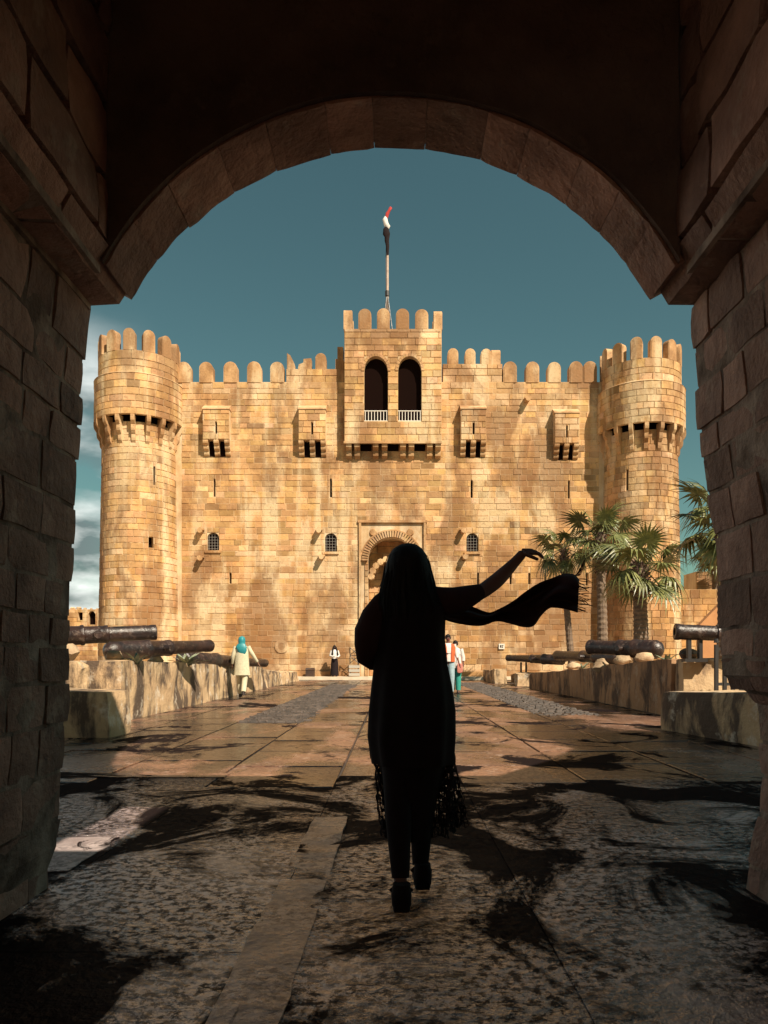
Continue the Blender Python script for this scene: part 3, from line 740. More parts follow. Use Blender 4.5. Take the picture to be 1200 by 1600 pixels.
def side_wall(P_, sgn):
    base = MB(); n = 24; v = []; 
    zs_ = [-.03 + (2.66 + .03) * i / n for i in range(n + 1)]
    for i in range(n):
        z0, z1 = zs_[i], zs_[i + 1]; x0, x1 = profile(P_, z0) - sgn * .001, profile(P_, z1) - sgn * .001
        xo = sgn * 1.82 if sgn > 0 else -1.70
        c = [(min(x0, xo), YB, z0), (max(x0, xo), YB, z0), (min(x0, xo), YO - .02, z0), (max(x0, xo), YO - .02, z0), (min(x1, xo), YB, z1), (max(x1, xo), YB, z1), (min(x1, xo), YO - .02, z1), (max(x1, xo), YO - .02, z1)]
        rough_hex(base, c, (1, 16, 1), .0, skip=('-z', '+z'))
    wl = base.build('side_wall', GATEM, gate)
    far = MB(); z = -.03
    while z < 2.64:
        hh = R.uniform(.13, .24); z1 = min(z + hh, 2.665)
        if 2.665 - z1 < .1: z1 = 2.665
        if sgn > 0 and z < zp(1079) - .02 < z1: z1 = zp(1079)
        y = YO + R.uniform(-.012, .02)
        while y > YB:
            l = R.uniform(.17, .36); ya = y - l
            x0, x1 = profile(P_, z + .01), profile(P_, z1 - .01); pr = R.uniform(.002, .014); g_ = .006
            xb = sgn * .12
            a0, a1 = x0 - sgn * pr, x1 - sgn * pr
            c = [(a0, ya + g_, z + g_), (a0 + xb, ya + g_, z + g_), (a0, y - g_, z + g_), (a0 + xb, y - g_, z + g_), (a1, ya + g_, z1 - g_), (a1 + xb, ya + g_, z1 - g_), (a1, y - g_, z1 - g_), (a1 + xb, y - g_, z1 - g_)]
            ind = y > 1.5; mb = MB() if ind else far
            rough_hex(mb, c, (1, 4, 3), .011, 7, col=gcol(.30), rnd=.004, seed=sgn, skip=('+x',) if sgn > 0 else ())
            if ind: mb.build('stone', GATE, wl, smooth=True)
            y = ya
        z = z1
    far.build('coursed_stones', GATE, wl, smooth=True, kind='stuff')
    return wl
side_wall(PL, -1); side_wall(PRt, 1)
# rubble foot at the right jamb
# impost course and upper walls
for sgn in (-1, 1):
    up = MB(); up.box((sgn * 1.23 if sgn > 0 else -1.60, YB, 2.668), (1.60 if sgn > 0 else -1.23, YN, 3.85)); up = up.build('upper_wall', GATEM, gate)
    far = MB(); y = YO - .01
    while y > YB:
        l = R.uniform(.45, .7); ya = y - l; ind = y > 1.2; mb = MB() if ind else far; g_ = .006
        c = [(sgn * 1.25, ya + g_, 2.665), (sgn * 1.60, ya + g_, 2.665), (sgn * 1.25, y - g_, 2.665), (sgn * 1.60, y - g_, 2.665), (sgn * 1.185, ya + g_, 2.77), (sgn * 1.6, ya + g_, 2.77), (sgn * 1.185, y - g_, 2.77), (sgn * 1.6, y - g_, 2.77)]
        if y > YN:   # return into the arch jamb
            pass
        rough_hex(mb, c, (2, 5, 1), .010, 6, col=gcol(.15, .05), rnd=.004)
        if ind: mb.build('impost_stone', GATE, up, smooth=False)
        y = ya
    M_ = lambda u, v, d: Vector((sgn * (1.19 - d), u, v))
    for r in courses(YB, YN, 2.78, 3.85, .27, .35, .65):
        ind = r[1] > 1.2; mb = MB() if ind else far
        a, b, c_, d_ = r; g_ = .007; pr = R.uniform(0, .02)
        c = [(sgn * (1.19 - pr), a + g_, c_ + g_), (sgn * 1.35, a + g_, c_ + g_), (sgn * (1.19 - pr), b - g_, c_ + g_), (sgn * 1.35, b - g_, c_ + g_), (sgn * (1.19 - pr), a + g_, d_ - g_), (sgn * 1.35, a + g_, d_ - g_), (sgn * (1.19 - pr), b - g_, d_ - g_), (sgn * 1.35, b - g_, d_ - g_)]
        rough_hex(mb, c, (1, 4, 3), .014, 5, col=gcol(.15, .06), rnd=.012, skip=())
        if ind: mb.build('stone', GATE, up, smooth=True)
    far.build('coursed_stones', GATE, up, smooth=True, kind='stuff')
# arch wall: voussoirs, then courses above, on a backing
def Aarc(t, e): return (XC + (ARR + e) * math.sin(t), AZ + (ARR + e) * math.cos(t))
bk = MB(); Ma = lambda a, b, t: (a, t, b); n = 28
for i in range(n):
    t0, t1 = -A0 + 2 * A0 * i / n, -A0 + 2 * A0 * (i + 1) / n
    p, q = Aarc(t0, .010), Aarc(t1, .010)
    bk.prism([p, q, (q[0], 3.86), (p[0], 3.86)], Ma, YN + .03, YO - .03)
for sgn in (-1, 1):
    x = Aarc(sgn * A0, .05)[0]; bk.prism([(x, 2.78), (x, 3.86), (sgn * 1.42, 3.86), (sgn * 1.42, 2.78)], Ma, YN + .03, YO - .03)
arch = bk.build('arch_wall', GATEM, gate)
nv = 13; ts = [-A0]
ws = [R.uniform(.8, 1.25) for _ in range(nv)]; tot = sum(ws)
for k in ws: ts.append(ts[-1] + 2 * A0 * k / tot)
for i in range(nv):
    t0, t1 = ts[i] + .0008, ts[i + 1] - .0008; pr = R.uniform(-.004, .004)
    mb = MB(); y0_, y1_ = YN - .002, YO + R.uniform(-.008, .006)
    rough_hex(mb, [(t, y, e) for e in (pr, .30) for y in (y0_, y1_) for t in (t0, t1)], (6, 3, 1), 0, col=gcol(.14, .12))
    for k_, (t, y, e) in enumerate(mb.v):
        edge = .004 if (t < t0 + .001 or t > t1 - .001) and e < .1 else 0
        p = Vector((XC + (ARR + e + edge) * math.sin(t), y, AZ + (ARR + e + edge) * math.cos(t))); mb.v[k_] = tuple(p + noise.noise_vector(p * 8) * (.006 if e < .1 else 0))
    mb.build('voussoir', GATE, arch, smooth=True)
SHADE_FACE = material('shade_dark_plaster', (.16, .10, .075), .85, (.08, .05, .038), 2.2, 9, bump=.02, bs=14, bump2=.03, bs2=4, speck=((.15, .10, .075, 1), .5, 6), spec=.2)  # added facing, its dark colour carries the shade over the arch
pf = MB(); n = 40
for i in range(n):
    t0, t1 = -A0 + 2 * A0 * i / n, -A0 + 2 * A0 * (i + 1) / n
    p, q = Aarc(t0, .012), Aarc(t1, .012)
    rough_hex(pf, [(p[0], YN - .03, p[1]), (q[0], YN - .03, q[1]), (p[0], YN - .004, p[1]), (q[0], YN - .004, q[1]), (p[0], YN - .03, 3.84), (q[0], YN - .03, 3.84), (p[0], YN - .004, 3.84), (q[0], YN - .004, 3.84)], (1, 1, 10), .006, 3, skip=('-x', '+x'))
pf.build('shade_facing', SHADE_FACE, arch, smooth=False)

# =================================================================== LOW WALLS AND THINGS ALONG THE CAUSEWAY
def lowwall(name, label, cat, c, n, amp=.03, fr=1.5, rnd=.02, mat=PLAST):
    mb = MB(); rough_hex(mb, c, n, amp, fr, rnd=rnd); return tag(mb.build(name, mat, None, smooth=False), label, cat)
# left side
lowwall('low_wall', 'long weathered parapet wall along the left edge of the causeway', 'wall', [(-5.25, 12.3, -.03), (-4.52, 12.3, -.03), (-5.35, 26.5, -.03), (-4.66, 26.5, -.03), (-5.25, 12.3, 1.03), (-4.55, 12.3, 1.03), (-5.35, 26.5, .80), (-4.70, 26.5, .80)], (3, 50, 5), .05, 2.0)
lowwall('low_wall', 'crumbled far stretch of the left parapet near the fort', 'wall', [(-5.3, 26.52, -.03), (-4.62, 26.52, -.03), (-5.3, 35.8, -.03), (-4.62, 35.8, -.03), (-5.3, 26.52, .64), (-4.66, 26.52, .64), (-5.3, 35.8, .42), (-4.66, 35.8, .42)], (3, 40, 4), .12, 1.6)
lowwall('low_wall', 'pale lower block wall at the left, half in shadow of the gate', 'wall', [(-6.4, 9.75, -.03), (-3.78, 9.85, -.03), (-6.4, 12.1, -.03), (-3.74, 10.6, -.03), (-6.4, 9.75, .62), (-3.80, 9.85, .62), (-6.4, 12.1, .62), (-3.76, 10.6, .62)], (14, 6, 5), .02, 2)
lowwall('stone_pier', 'broad rubble-faced pier where the left parapet begins', 'pier', hexc(-5.95, -5.0, 11.9, 12.28, -.02, 1.06), (8, 2, 8), .07, 3.5, .05)
# loose capping stones on the left wall
def rock(x, y, z, s, name='stone_block', seed=0, flat=.6, parent=None, mat=RUBBLE, rz=None):
    mb = MB(); h = s * flat
    rough_hex(mb, hexc(-s, s, -s * .7, s * .7, 0, 2 * h), (3, 3, 2), s * .25, 2.2 / s, col=gcol(.2), rnd=s * .3, seed=seed)
    o = mb.build(name, mat, parent, smooth=True); o.location = (x, y, z); o.rotation_euler = (0, 0, R.uniform(0, 3) if rz is None else rz); return o
lbl = [('rounded boulder on the rubble pier under the nearest left cannon', -5.35, 12.1, 1.0, .26), ('broken block bedded under the breech of the second left cannon', -4.95, 13.1, .96, .2), ('low flat stone propping the muzzle of the second left cannon', -4.9, 15.2, .9, .2),
       ('upright chunk of masonry on the left wall beside the walking woman', -4.98, 19.3, .86, .24), ('small pale block on the left wall just behind the upright chunk', -4.95, 21.6, .84, .2)]
for i, (l, x, y, z, s) in enumerate(lbl): tag(rock(x, y, z, s, seed=i * 3.), l, 'stone', 'stones on the left wall')
# right side
(lowwall('low_wall', 'stained low wall in front of the right jamb', 'wall', [(3.98, 11.05, -.03), (5.0, 11.6, -.03), (4.42, 8.7, -.03), (6.2, 8.9, -.03), (4.0, 11.05, .56), (5.0, 11.6, .56), (4.46, 8.7, .64), (6.2, 8.9, .64)], (5, 16, 5), .03, 2.5))
lowwall('low_wall', 'long parapet with its shade painted brown along the right of the causeway', 'wall', [(5.15, 13.7, -.03), (5.86, 13.7, -.03), (5.08, 27.7, -.03), (5.6, 27.7, -.03), (5.15, 13.7, 1.06), (5.86, 13.7, 1.06), (5.08, 27.7, .50), (5.6, 27.7, .50)], (3, 50, 5), .03, 2, mat=PLASTR)
lowwall('stone_pier', 'cream plastered end pier of the right parapet', 'pier', hexc(5.19, 5.98, 13.28, 13.66, -.03, 1.07), (6, 3, 6), .02, 3, .02)
lowwall('low_wall', 'short far parapet on the right with a slumped dark face', 'wall', [(4.38, 31.9, -.03), (4.9, 31.9, -.03), (4.35, 36.0, -.03), (4.9, 36.0, -.03), (4.38, 31.9, .62), (4.9, 31.9, .62), (4.35, 36.0, .5), (4.9, 36.0, .5)], (3, 10, 3), .07, 2)
lowwall('low_wall', 'pale broken wall stub between the two right parapets', 'wall', hexc(4.75, 6.6, 28.4, 29.2, -.03, .52), (8, 3, 3), .06, 2)
tag(rock(2.95 + 1.05, 6.95, -.03, .22, flat=.45, mat=PLAST, rz=.2), 'small squared block lying on the ground beside the right jamb', 'stone')
for i, (l, x, y, z, s) in enumerate([('pale boulder on top of the right parapet, nearest the palms', 5.5, 16.2, .96, .2), ('second pale boulder on the right parapet, left of the palm trunk', 5.45, 17.6, .9, .2), ('third and smallest boulder on the right parapet by the cannon mouth', 5.4, 19.2, .82, .19), ('flat block under the far end of the middle right cannon', 5.5, 22.5, .68, .22)]):
    tag(rock(x, y, z, s, seed=i * 5. + 1), l, 'stone', 'stones on the right wall')

# fences by the jambs
def fence(name, label, x0, x1, y, z0, z1, mat, n):
    t = thing(name, label, 'fence', ((x0 + x1) / 2, y, z0)); t.location = (0, 0, 0)
    for i in range(n):
        x = x0 + (x1 - x0) * i / (n - 1)
        m = MB(); m.box((x - .028, y - .03, z0), (x + .028, y + .03, z1)); m.bar((x, y, z1 + .03), (x, y, z1 + .10), .045, 8, .03); m.build('post', mat, t)
    m = MB(); m.box((x0, y - .02, z1 - .1), (x1, y + .02, z1 - .05)); m.box((x0, y - .02, z0 + .1), (x1, y + .02, z0 + .15)); m.build('rail', mat, t)
    return t
fence('picket_fence', 'faded pinkish picket fence between the left jamb and the rubble pier', -6.3, -5.68, 12.0, .55, 1.10, PINKP, 6)
fence('picket_fence', 'dark iron picket fence between the right jamb and the cream pier', 5.5, 6.35, 12.6, .50, 1.30, BLACKI, 7)

# cannons
def cannon(label, muzzle, breech, r0, r1, pr=None, rnd=False):
    a, b = Vector(breech), Vector(muzzle); L_ = (b - a).length
    t = thing('cannon', label, 'cannon', a, 0, 'old iron cannons on the walls')
    t.rotation_euler = (b - a).to_track_quat('X', 'Z').to_euler()
    def lathe(name, pts, n=22):
        m = MB(); vs = []; fs = []
        for x, r in pts:
            for i in range(n): q = 2 * math.pi * i / n; vs.append((x, math.cos(q) * r, math.sin(q) * r))
        for k in range(len(pts) - 1):
            for i in range(n): fs.append((k * n + i, k * n + (i + 1) % n, (k + 1) * n + (i + 1) % n, (k + 1) * n + i))
        m.add(vs, fs); return m.build(name, IRON, t, smooth=True)
    g_ = .02
    prof = [(.0, .03), (.01, r0 * .8), (.05, r0), (L_ * .30, r0 * .97), (L_ * .31, r0 * 1.06), (L_ * .335, r0 * 1.06), (L_ * .345, r0 * .90), (L_ * .52, (r0 + r1) / 2 * .97), (L_ * .53, (r0 + r1) / 2 * 1.05), (L_ * .55, (r0 + r1) / 2 * 1.04), (L_ * .56, (r0 + r1) / 2 * .88), (L_ * .93, r1 * .94), (L_ * .955, r1 * 1.02), (L_ - .01, r1 * 1.02), (L_, r1 * .95), (L_, r1 * .5), (L_ - .35, r1 * .48), (L_ - .351, .0)]
    if rnd: prof = [(-.10, .0), (-.06, r0 * .5), (0, r0 * .82), (.10, r0)] + prof[3:]
    ob = lathe('barrel', prof)
    for o_ in (ob,):
        for p in o_.data.polygons: p.use_smooth = True
    if not rnd: lathe('cascabel', [(-.20, 0), (-.19, .05), (-.14, .07), (-.09, .05), (-.06, .04), (-.03, .10), (.0, .12)], 12)
    for s in (-1, 1):
        m = MB(); m.bar((L_ * .45, s * r0 * .6, 0), (L_ * .45, s * (r0 + .12), 0), .07, 10); m.build('trunnion', IRON, t)
    return t
cannon('thick iron cannon nearest the left jamb, muzzle pointing right', W(244, 988, 13.0), W(70, 995, 12.2), .165, .135)
cannon('second left cannon with a stepped barrel, lying on the parapet', W(328, 1009, 16.4), W(170, 1017, 13.6), .185, .135, rnd=True)
cannon('third left cannon reaching out behind the woman in the teal headscarf', W(414, 1036, 24.0), W(285, 1030, 17.8), .20, .13)
cannon('thick cannon by the right jamb with its blunt muzzle pointing left', W(1054, 987, 13.2), W(1200, 993, 13.0), .16, .145)
cannon('large right cannon with a rounded breech below the palm trunks', W(922, 1011, 19.0), W(1030, 1015, 17.2), .225, .19, rnd=True)
cannon('middle right cannon with banded barrel behind the long parapet', W(870, 1024, 24.5), W(968, 1028, 20.8), .20, .16)
cannon('slim farthest cannon on the right pointing towards the causeway', W(793, 1028, 30.0), W(880, 1031, 27.5), .20, .13)
# cannon supports
for l, x, y, z0, z1 in (('iron cradle post holding up the third left cannon', W(343, 0, 20.5).x, 20.5, .7, .98), ('timber prop under the muzzle of the thick right cannon', W(1085, 0, 13.15).x, 13.15, 1.02, 1.42), ('iron cradle under the slim farthest right cannon', W(818, 0, 29.2).x, 29.2, .5, .93)):
    t = thing('cannon_cradle', l, 'cradle', (x, y, z0))
    for s in (-1, 1):
        m = MB(); m.box((s * .10 - .03, -.05, 0), (s * .10 + .03, .05, z1 - z0)); m.build('leg', BLACKI, t)
    m = MB(); m.box((-.2, -.09, -.02), (.2, .09, .04)); m.build('foot_plate', BLACKI, t)
tag(rock(W(1060, 0, 13.3).x + .25, 13.45, 1.04, .20, mat=PLASTR, seed=9, flat=.5), 'reddish stone block beside the prop of the thick right cannon', 'stone')
tag(rock(W(940, 0, 18.3).x, 18.4, .72, .2, seed=11), 'grey stone under the muzzle end of the large right cannon', 'stone')
# agaves
def agave(label, x, y, z, s):
    t = thing('agave_plant', label, 'plant', (x, y, z))
    for i in range(13):
        a = 2 * math.pi * i / 13 + R.uniform(-.2, .2); e = R.uniform(.4, 1.2); L_ = s * R.uniform(.7, 1.1); vs = []; fs = []
        for k in range(5):
            q = k / 4; rr = L_ * q * math.cos(e * (1 - .3 * q)); zz = L_ * q * math.sin(e) - .25 * L_ * q * q; w_ = .16 * s * math.sin(math.pi * min(.98, .22 + .75 * q)) * (1 - q * .6) + .004
            for j, dz in ((-1, .03 * s), (0, 0), (1, .03 * s)): vs.append((rr * math.cos(a) - j * w_ * math.sin(a), rr * math.sin(a) + j * w_ * math.cos(a), zz + dz))
        for k in range(4):
            for j in range(2): fs.append((3 * k + j, 3 * k + j + 1, 3 * k + j + 4, 3 * k + j + 3))
        m = MB(); m.add(vs, fs); m.build('leaf', AGAVE, t, smooth=True)
agave('striped agave under the second left cannon', W(205, 0, 13.0).x + .05, 13.1, .95, .32)
agave('bushy agave between the second and third left cannons', W(292, 0, 16.6).x, 16.6, .88, .5)
agave('small agave on the right terrace beside the large cannon', W(1048, 0, 16.0).x, 16.2, .95, .36)
agave('low agave at the foot of the middle palm on the right', W(912, 0, 23).x, 23.4, .6, .5)

# walls and buildings to the sides
def masonry_block(name, label, cat, x0, x1, y0, y1, z1, ch=.34):
    m = MB(); m.box((x0, y0, 0), (x1, y1, z1)); o = tag(m.build(name, MORTAR), label, cat)
    mb = MB(); M_ = lambda u, v, d: (u, y0 - d, v)
    for r in courses(x0, x1, 0, z1, ch, .5, 1.1): stone(mb, M_, r, 0, .03, col=ftone(0, 3))
    mb.build('coursed_stones', FORT, o, kind='stuff'); return o
masonry_block('enclosure_wall', 'plain sandy enclosure wall to the right of the right tower', 'wall', 15.2, 26, 41.5, 42.3, W(0, 921, 41.5).z)
o = masonry_block('ruined_turret', 'stump of rubble turret rising behind the right enclosure wall', 'turret', W(1088, 0, 46).x, W(1150, 0, 46).x, 46, 48, W(0, 893, 46).z)
# sloping stair parapet, its near side in shade
m = MB(); pts = [(W(1094, 0, 30).x, .3), (W(1094, 0, 30).x, W(0, 976, 30).z), (W(1128, 0, 30).x, W(0, 941, 30).z), (W(1160, 0, 30).x, W(0, 941, 30).z), (W(1160, 0, 30).x, .3)]
m.prism(pts, lambda a, b, t: (a, t, b), 30, 30.35); tag(m.build('stair_ramp', material('orange_plaster', (.52, .25, .10), .85, (.44, .20, .08), 2, 6, bump=.01, bs=15)), 'orange plastered sloping stair wall behind the thick right cannon', 'stair wall')
# far building on the left
fb = thing('ruined_building', 'low pale ruin with two openings left of the left tower', 'building', (0, 0, 0))
Yr = 60.; Mr2 = lambda u, v, d: (u, Yr - d, v)
x0, x1, z1 = W(96, 0, Yr).x, W(152, 0, Yr).x, W(0, 952, Yr).z
hol = [(W(122, 0, Yr).x, W(129, 0, Yr).x, W(0, 969, Yr).z, W(0, 957, Yr).z), (W(138, 0, Yr).x, W(149, 0, Yr).x, W(0, 976, Yr).z, W(0, 955, Yr).z)]
m = MB(); shell(m, Mr2, subs([(x0, x1, 0, z1)], hol), -.4, 0); m.box((x0, Yr + .402, 0), (x1, Yr + 4, z1 - .1)); arch_fill(m, Mr2, hol[1][0], hol[1][1], hol[1][3] - .3, hol[1][3], -.38, 0)
wl = m.build('wall', MORTAR, fb)
m = MB(); 
for r in courses(x0, x1, 0, z1, .34, .5, 1.0, hol): stone(m, Mr2, r, 0, .03, col=ftone(0, 10))
m.build('coursed_stones', FORT, wl, kind='stuff')
for h in hol: m = MB(); m.box((h[0], Yr + .35, h[2]), (h[1], Yr + .4, h[3])); m.build('window', DARK, fb)
for i in range(6):
    rock(x0 + .3 + i * .5, Yr + .3, z1 - .05, R.uniform(.12, .24), name='broken_coping', parent=fb, seed=i)

# small things by the fort door
t = thing('box', 'dark wooden crate standing by the foot of the fort wall', 'box', (W(483, 0, 37.4).x, 37.9, .16))
m = MB(); m.box((-.22, -.2, 0), (.22, .2, .34)); m.build('body', WOOD, t)
m = MB(); m.add([(-.24, -.22, .342), (.24, -.22, .342), (.24, .22, .342), (-.24, .22, .342), (-.20, -.18, .45), (.20, .05, .45), (.20, .2, .45), (-.20, .2, .45)], [(0, 3, 2, 1), (4, 5, 6, 7), (0, 1, 5, 4), (1, 2, 6, 5), (2, 3, 7, 6), (3, 0, 4, 7)]); m.build('lid', WOOD, t)
t = thing('metal_barrier', 'thin black folding barrier leaning by the fort door', 'barrier', (W(553, 0, 37.4).x, 37.8, .8))
m = MB(); bw, bh = .22, .86
for a, b in (((-bw, 0, 0), (-bw, 0, bh)), ((bw, 0, 0), (bw, 0, bh))): m.bar(a, b, .025, 5)
m.build('frame', BLACKI, t); m = MB(); m.bar((-bw, 0, .05), (bw, 0, .42), .018, 5); m.bar((bw, 0, .05), (-bw, 0, .42), .018, 5); m.bar((-bw, 0, .46), (bw, 0, .84), .018, 5); m.bar((bw, 0, .46), (-bw, 0, .84), .018, 5); m.bar((-bw, 0, .44), (bw, 0, .44), .018, 5); m.build('cross_bar', BLACKI, t)
m = MB()
for k in range(4): m.box((-bw - .05, -.1, -.8 + k * .2), (-bw + .5, .1, -.66 + k * .2))
m.build('step', material('grey_step', (.45, .40, .33), .8), t)
t = thing('wall_sign', 'small white plaque with a dark mark on the fort wall', 'sign', (W(784, 0, 38.4).x, YF - .06, V(1010)))
m = MB(); m.box((-.15, -.03, -.14), (.15, .0, .14)); m.build('board', WHITEP, t)
m = MB(); m.box((-.09, -.034, -.07), (-.02, -.031, .07)); m.box((.0, -.034, -.07), (.07, -.031, .0)); m.box((.0, -.034, .03), (.09, -.031, .07)); m.build('lettering', BLACKI, t)

# =================================================================== PALMS
def frond_mesh(L_, leaf, n, droop, seed, dry=False):
    r = random.Random(seed); mb = MB(); pts = []
    for k in range(6):
        q = k / 5; pts.append((L_ * q, 0, -.18 * L_ * q * q))
    mb.tube(pts, [.03, .025, .022, .018, .016, .014], 5)
    hub = Vector(pts[-1])
    for i in range(n):
        a = rad(-150 + 300 * i / (n - 1)) + r.uniform(-.03, .03); l = leaf * (1 - .28 * abs(a) / 2.6) * r.uniform(.9, 1.05)
        d = Vector((math.cos(a), math.sin(a), 0)); s = Vector((-d.y, d.x, 0)); vs = []; fs = []
        fold = .18 * abs(math.sin(a)); dr = droop * r.uniform(.7, 1.4)
        for k in range(5):
            q = k / 4; w_ = leaf * (.010 + .038 * math.sin(math.pi * min(1, q * 1.15 + .08))) * (1 if q < .99 else .1)
            c = hub + d * (l * q * (1 - .15 * dr * q)) + Vector((0, 0, fold * l * q - dr * l * q * q * .75))
            vs += [c - s * w_ + Vector((0, 0, .25 * w_)), c, c + s * w_ + Vector((0, 0, .25 * w_))]
        for k in range(4):
            for j in range(2): fs.append((3 * k + j, 3 * k + j + 1, 3 * k + j + 4, 3 * k + j + 3))
        mb.add(vs, fs)
    me = mb.mesh('frond', smooth=False); return me
FR = [frond_mesh(1.0, 1.08, 24, .45 + .35 * k, k) for k in range(3)]
for me in FR: me.materials.append(LEAF)
DRY = [frond_mesh(.5, .7, 16, 1.2, 9)]
for me in DRY: me.materials.append(LEAFY)
def palm(label, px, Y, crown_py, width, scale, base_z=.5, nfr=26, lean=0., boots=.9):
    x = W(px, 0, Y).x; zt = W(0, crown_py, Y).z
    t = thing('palm_tree', label, 'palm tree', (x, Y, base_z), 0, 'fan palms by the right tower'); h = zt - base_z; r = width / 2
    n = 26; m = MB(); pts = []; rs = []
    for k in range(n * 2 + 1):
        q = k / (2 * n); pts.append((lean * math.sin(q * math.pi / 2) + .03 * math.sin(q * 5), 0, h * q)); rs.append(r * (1.18 - .30 * q) * (1.05 if k % 2 else .95))
    m.tube(pts, rs, 12); m.build('trunk', TRUNK, t, smooth=False)
    m = MB(); nb = 60                  # old leaf bases under the crown
    for k in range(nb):
        q = 1 - boots * (1 - k / nb) / h * 1.0; a = k * 2.4; zz = h * max(.05, q); cx = lean * math.sin(q * math.pi / 2)
        d = Vector((math.cos(a), math.sin(a), 0)); p0 = Vector((cx, 0, zz)) + d * r * .7; p1 = p0 + d * (.13 + r * .4) * scale + Vector((0, 0, .20 * scale))
        m.bar(p0, p1, .055 * scale, 4, .015)
    m.build('leaf_bases', BOOT, t, kind='stuff')
    for k in range(nfr):
        q = (k + .5) / nfr; pitch = rad(80 - 125 * q ** .8) ; yaw = k * 2.39996 + R.uniform(-.3, .3)
        o = link('frond', R.choice(FR), t); o.location = (lean, 0, h - .1 * q * scale); s_ = scale * R.uniform(.85, 1.1) * (.85 if q < .2 else 1); o.scale = (s_, s_, s_)
        o.rotation_euler = (R.uniform(-.4, .4), -pitch, yaw)
    for k in range(5):
        o = link('dry_frond', DRY[0], t); o.location = (lean, 0, h - .35 * scale); s_ = scale * R.uniform(.7, .95); o.scale = (s_, s_, s_); o.rotation_euler = (0, rad(R.uniform(55, 75)), k * 1.3 + R.uniform(-.3, .3))
    return t
palm('slim leaning palm nearest the causeway, with the smallest crown', 894, 33.0, 856, .28, .85, .3, 16, -.35, 1.6)
palm('tall straight palm in the middle, close to the tower shadow', 941, 31.0, 832, .40, .98, .4, 18, -.05, 1.8)
palm('stout palm with the fullest crown in front of the right tower', 1001, 27.0, 880, .50, 1.10, .5, 20, -.03, 1.2)
palm('palm beside the right jamb whose crown is half hidden by it', 1132, 22.0, 805, .42, 1.05, .5, 22, .0, 1.0)
palm('small distant palm low against the sky right of the tower', 1118, 44.0, 868, .4, .95, 0, 20, 0, 1.0)

# =================================================================== PEOPLE
def skin(name, verts, edges, radii, mat, parent, roots=(0,), sub_=1, smooth_=True):
    me = bpy.data.meshes.new(name); me.from_pydata([tuple(v) for v in verts], edges, []); me.update()
    o = link(name, me, parent, mat); md = o.modifiers.new('skin', 'SKIN'); md.branch_smoothing = .6; md.use_smooth_shade = True
    if not me.skin_vertices: me.skin_vertices.new(name='')
    for i, r in enumerate(radii):
        sv = me.skin_vertices[0].data[i]; sv.radius = r if isinstance(r, tuple) else (r, r); sv.use_root = i in roots
    s = o.modifiers.new('sub', 'SUBSURF'); s.levels = s.render_levels = sub_
    return o
class Sk:
    def __init__(s): s.v, s.e, s.r, s.roots = [], [], [], [0]
    def add(s, p, r, to=None):
        s.v.append(Vector(p)); s.r.append(r); i = len(s.v) - 1
        if to is not None: s.e.append((to, i))
        return i
    def chain(s, to, lst):
        for p, r in lst: to = s.add(p, r, to)
        return to
    def hand(s, wrist, palm, spread, fdir, curl, k=1.0):
        """five separate fingers on their own chains from inside the palm; spread = across, fdir = along, curl = bend"""
        palm, spread, fdir, curl = Vector(palm), Vector(spread).normalized(), Vector(fdir).normalized(), Vector(curl).normalized()
        for j, (o_, l) in enumerate(((-.030, .062), (-.010, .076), (.011, .072), (.030, .056))):
            a = palm + spread * o_ * k; i = s.add(a, .010 * k); s.roots.append(i)
            b = a + fdir * l * .55 * k + fdir * .03 * k; c = b + (fdir * .6 + curl * .6) * l * .38 * k; d = c + (fdir * .1 + curl) * l * .30 * k
            s.chain(i, [(b, .0095 * k), (c, .0085 * k), (d, .007 * k)])
        a = palm - spread * .03 * k - fdir * .02 * k; i = s.add(a, .012 * k); s.roots.append(i)
        b = a - spread * .025 * k + fdir * .03 * k + curl * .01; c = b + (fdir * .9 + curl * .5) * .035 * k
        s.chain(i, [(b, .011 * k), (c, .009 * k)])
    def build(s, name, mat, parent, sub_=1): return skin(name, s.v, s.e, s.r, mat, parent, s.roots, sub_)

# ---- the woman in the gateway
YW = 3.33
wo = thing('person', 'woman in a long black dress walking out of the gateway, one arm raised', 'woman', (0, 0, 0))
def w_(px, py, y=YW): return W(px, py, y)
sk = Sk()
pel = sk.add(w_(641, 1090), (.13, .10))
sp1 = sk.add(w_(641, 1040), (.115, .09), pel); chs = sk.add(w_(642, 975), (.13, .095), sp1); nb_ = sk.add(w_(643, 935), .055, chs)
nk = sk.add(w_(641, 915), .045, nb_); hd = sk.add(w_(639, 893), (.075, .085), nk); ht = sk.add(w_(638, 870), (.068, .08), hd)
for px_h, kn, an, toe in (((620, 1105), (621, 1235, 3.24), (626, 1384, 3.10), (632, 3.24)), ((662, 1105), (659, 1235, 3.40), (657, 1362, 3.40), (661, 3.56))):
    h_ = sk.add(w_(*px_h), .088, pel); k_ = sk.add(w_(*kn), .048, h_)
    cf = (Vector(w_(*kn)) * .65 + Vector(w_(*an)) * .35) ; cf.y -= .015; c_ = sk.add(cf, .042, k_)
    a_ = sk.add(w_(*an), .028, c_); hp = Vector(w_(*an)); hp.z -= .035; hp.y -= .02
    tx = W(toe[0], 0, toe[1]); sk.add((tx.x, tx.y, .045), (.036, .022), a_)
sl_ = sk.add(w_(607, 948), .052, chs); el = sk.add(w_(574, 1022, YW + .02), .038, sl_); wr = sk.add(w_(606, 1005, YW + .20), .026, el); pm = sk.add(w_(622, 990, YW + .24), (.035, .02), wr)
sk.hand(wr, pm and w_(622, 990, YW + .24), (0, .2, 1), (.8, .3, .4), (0, .3, .9))
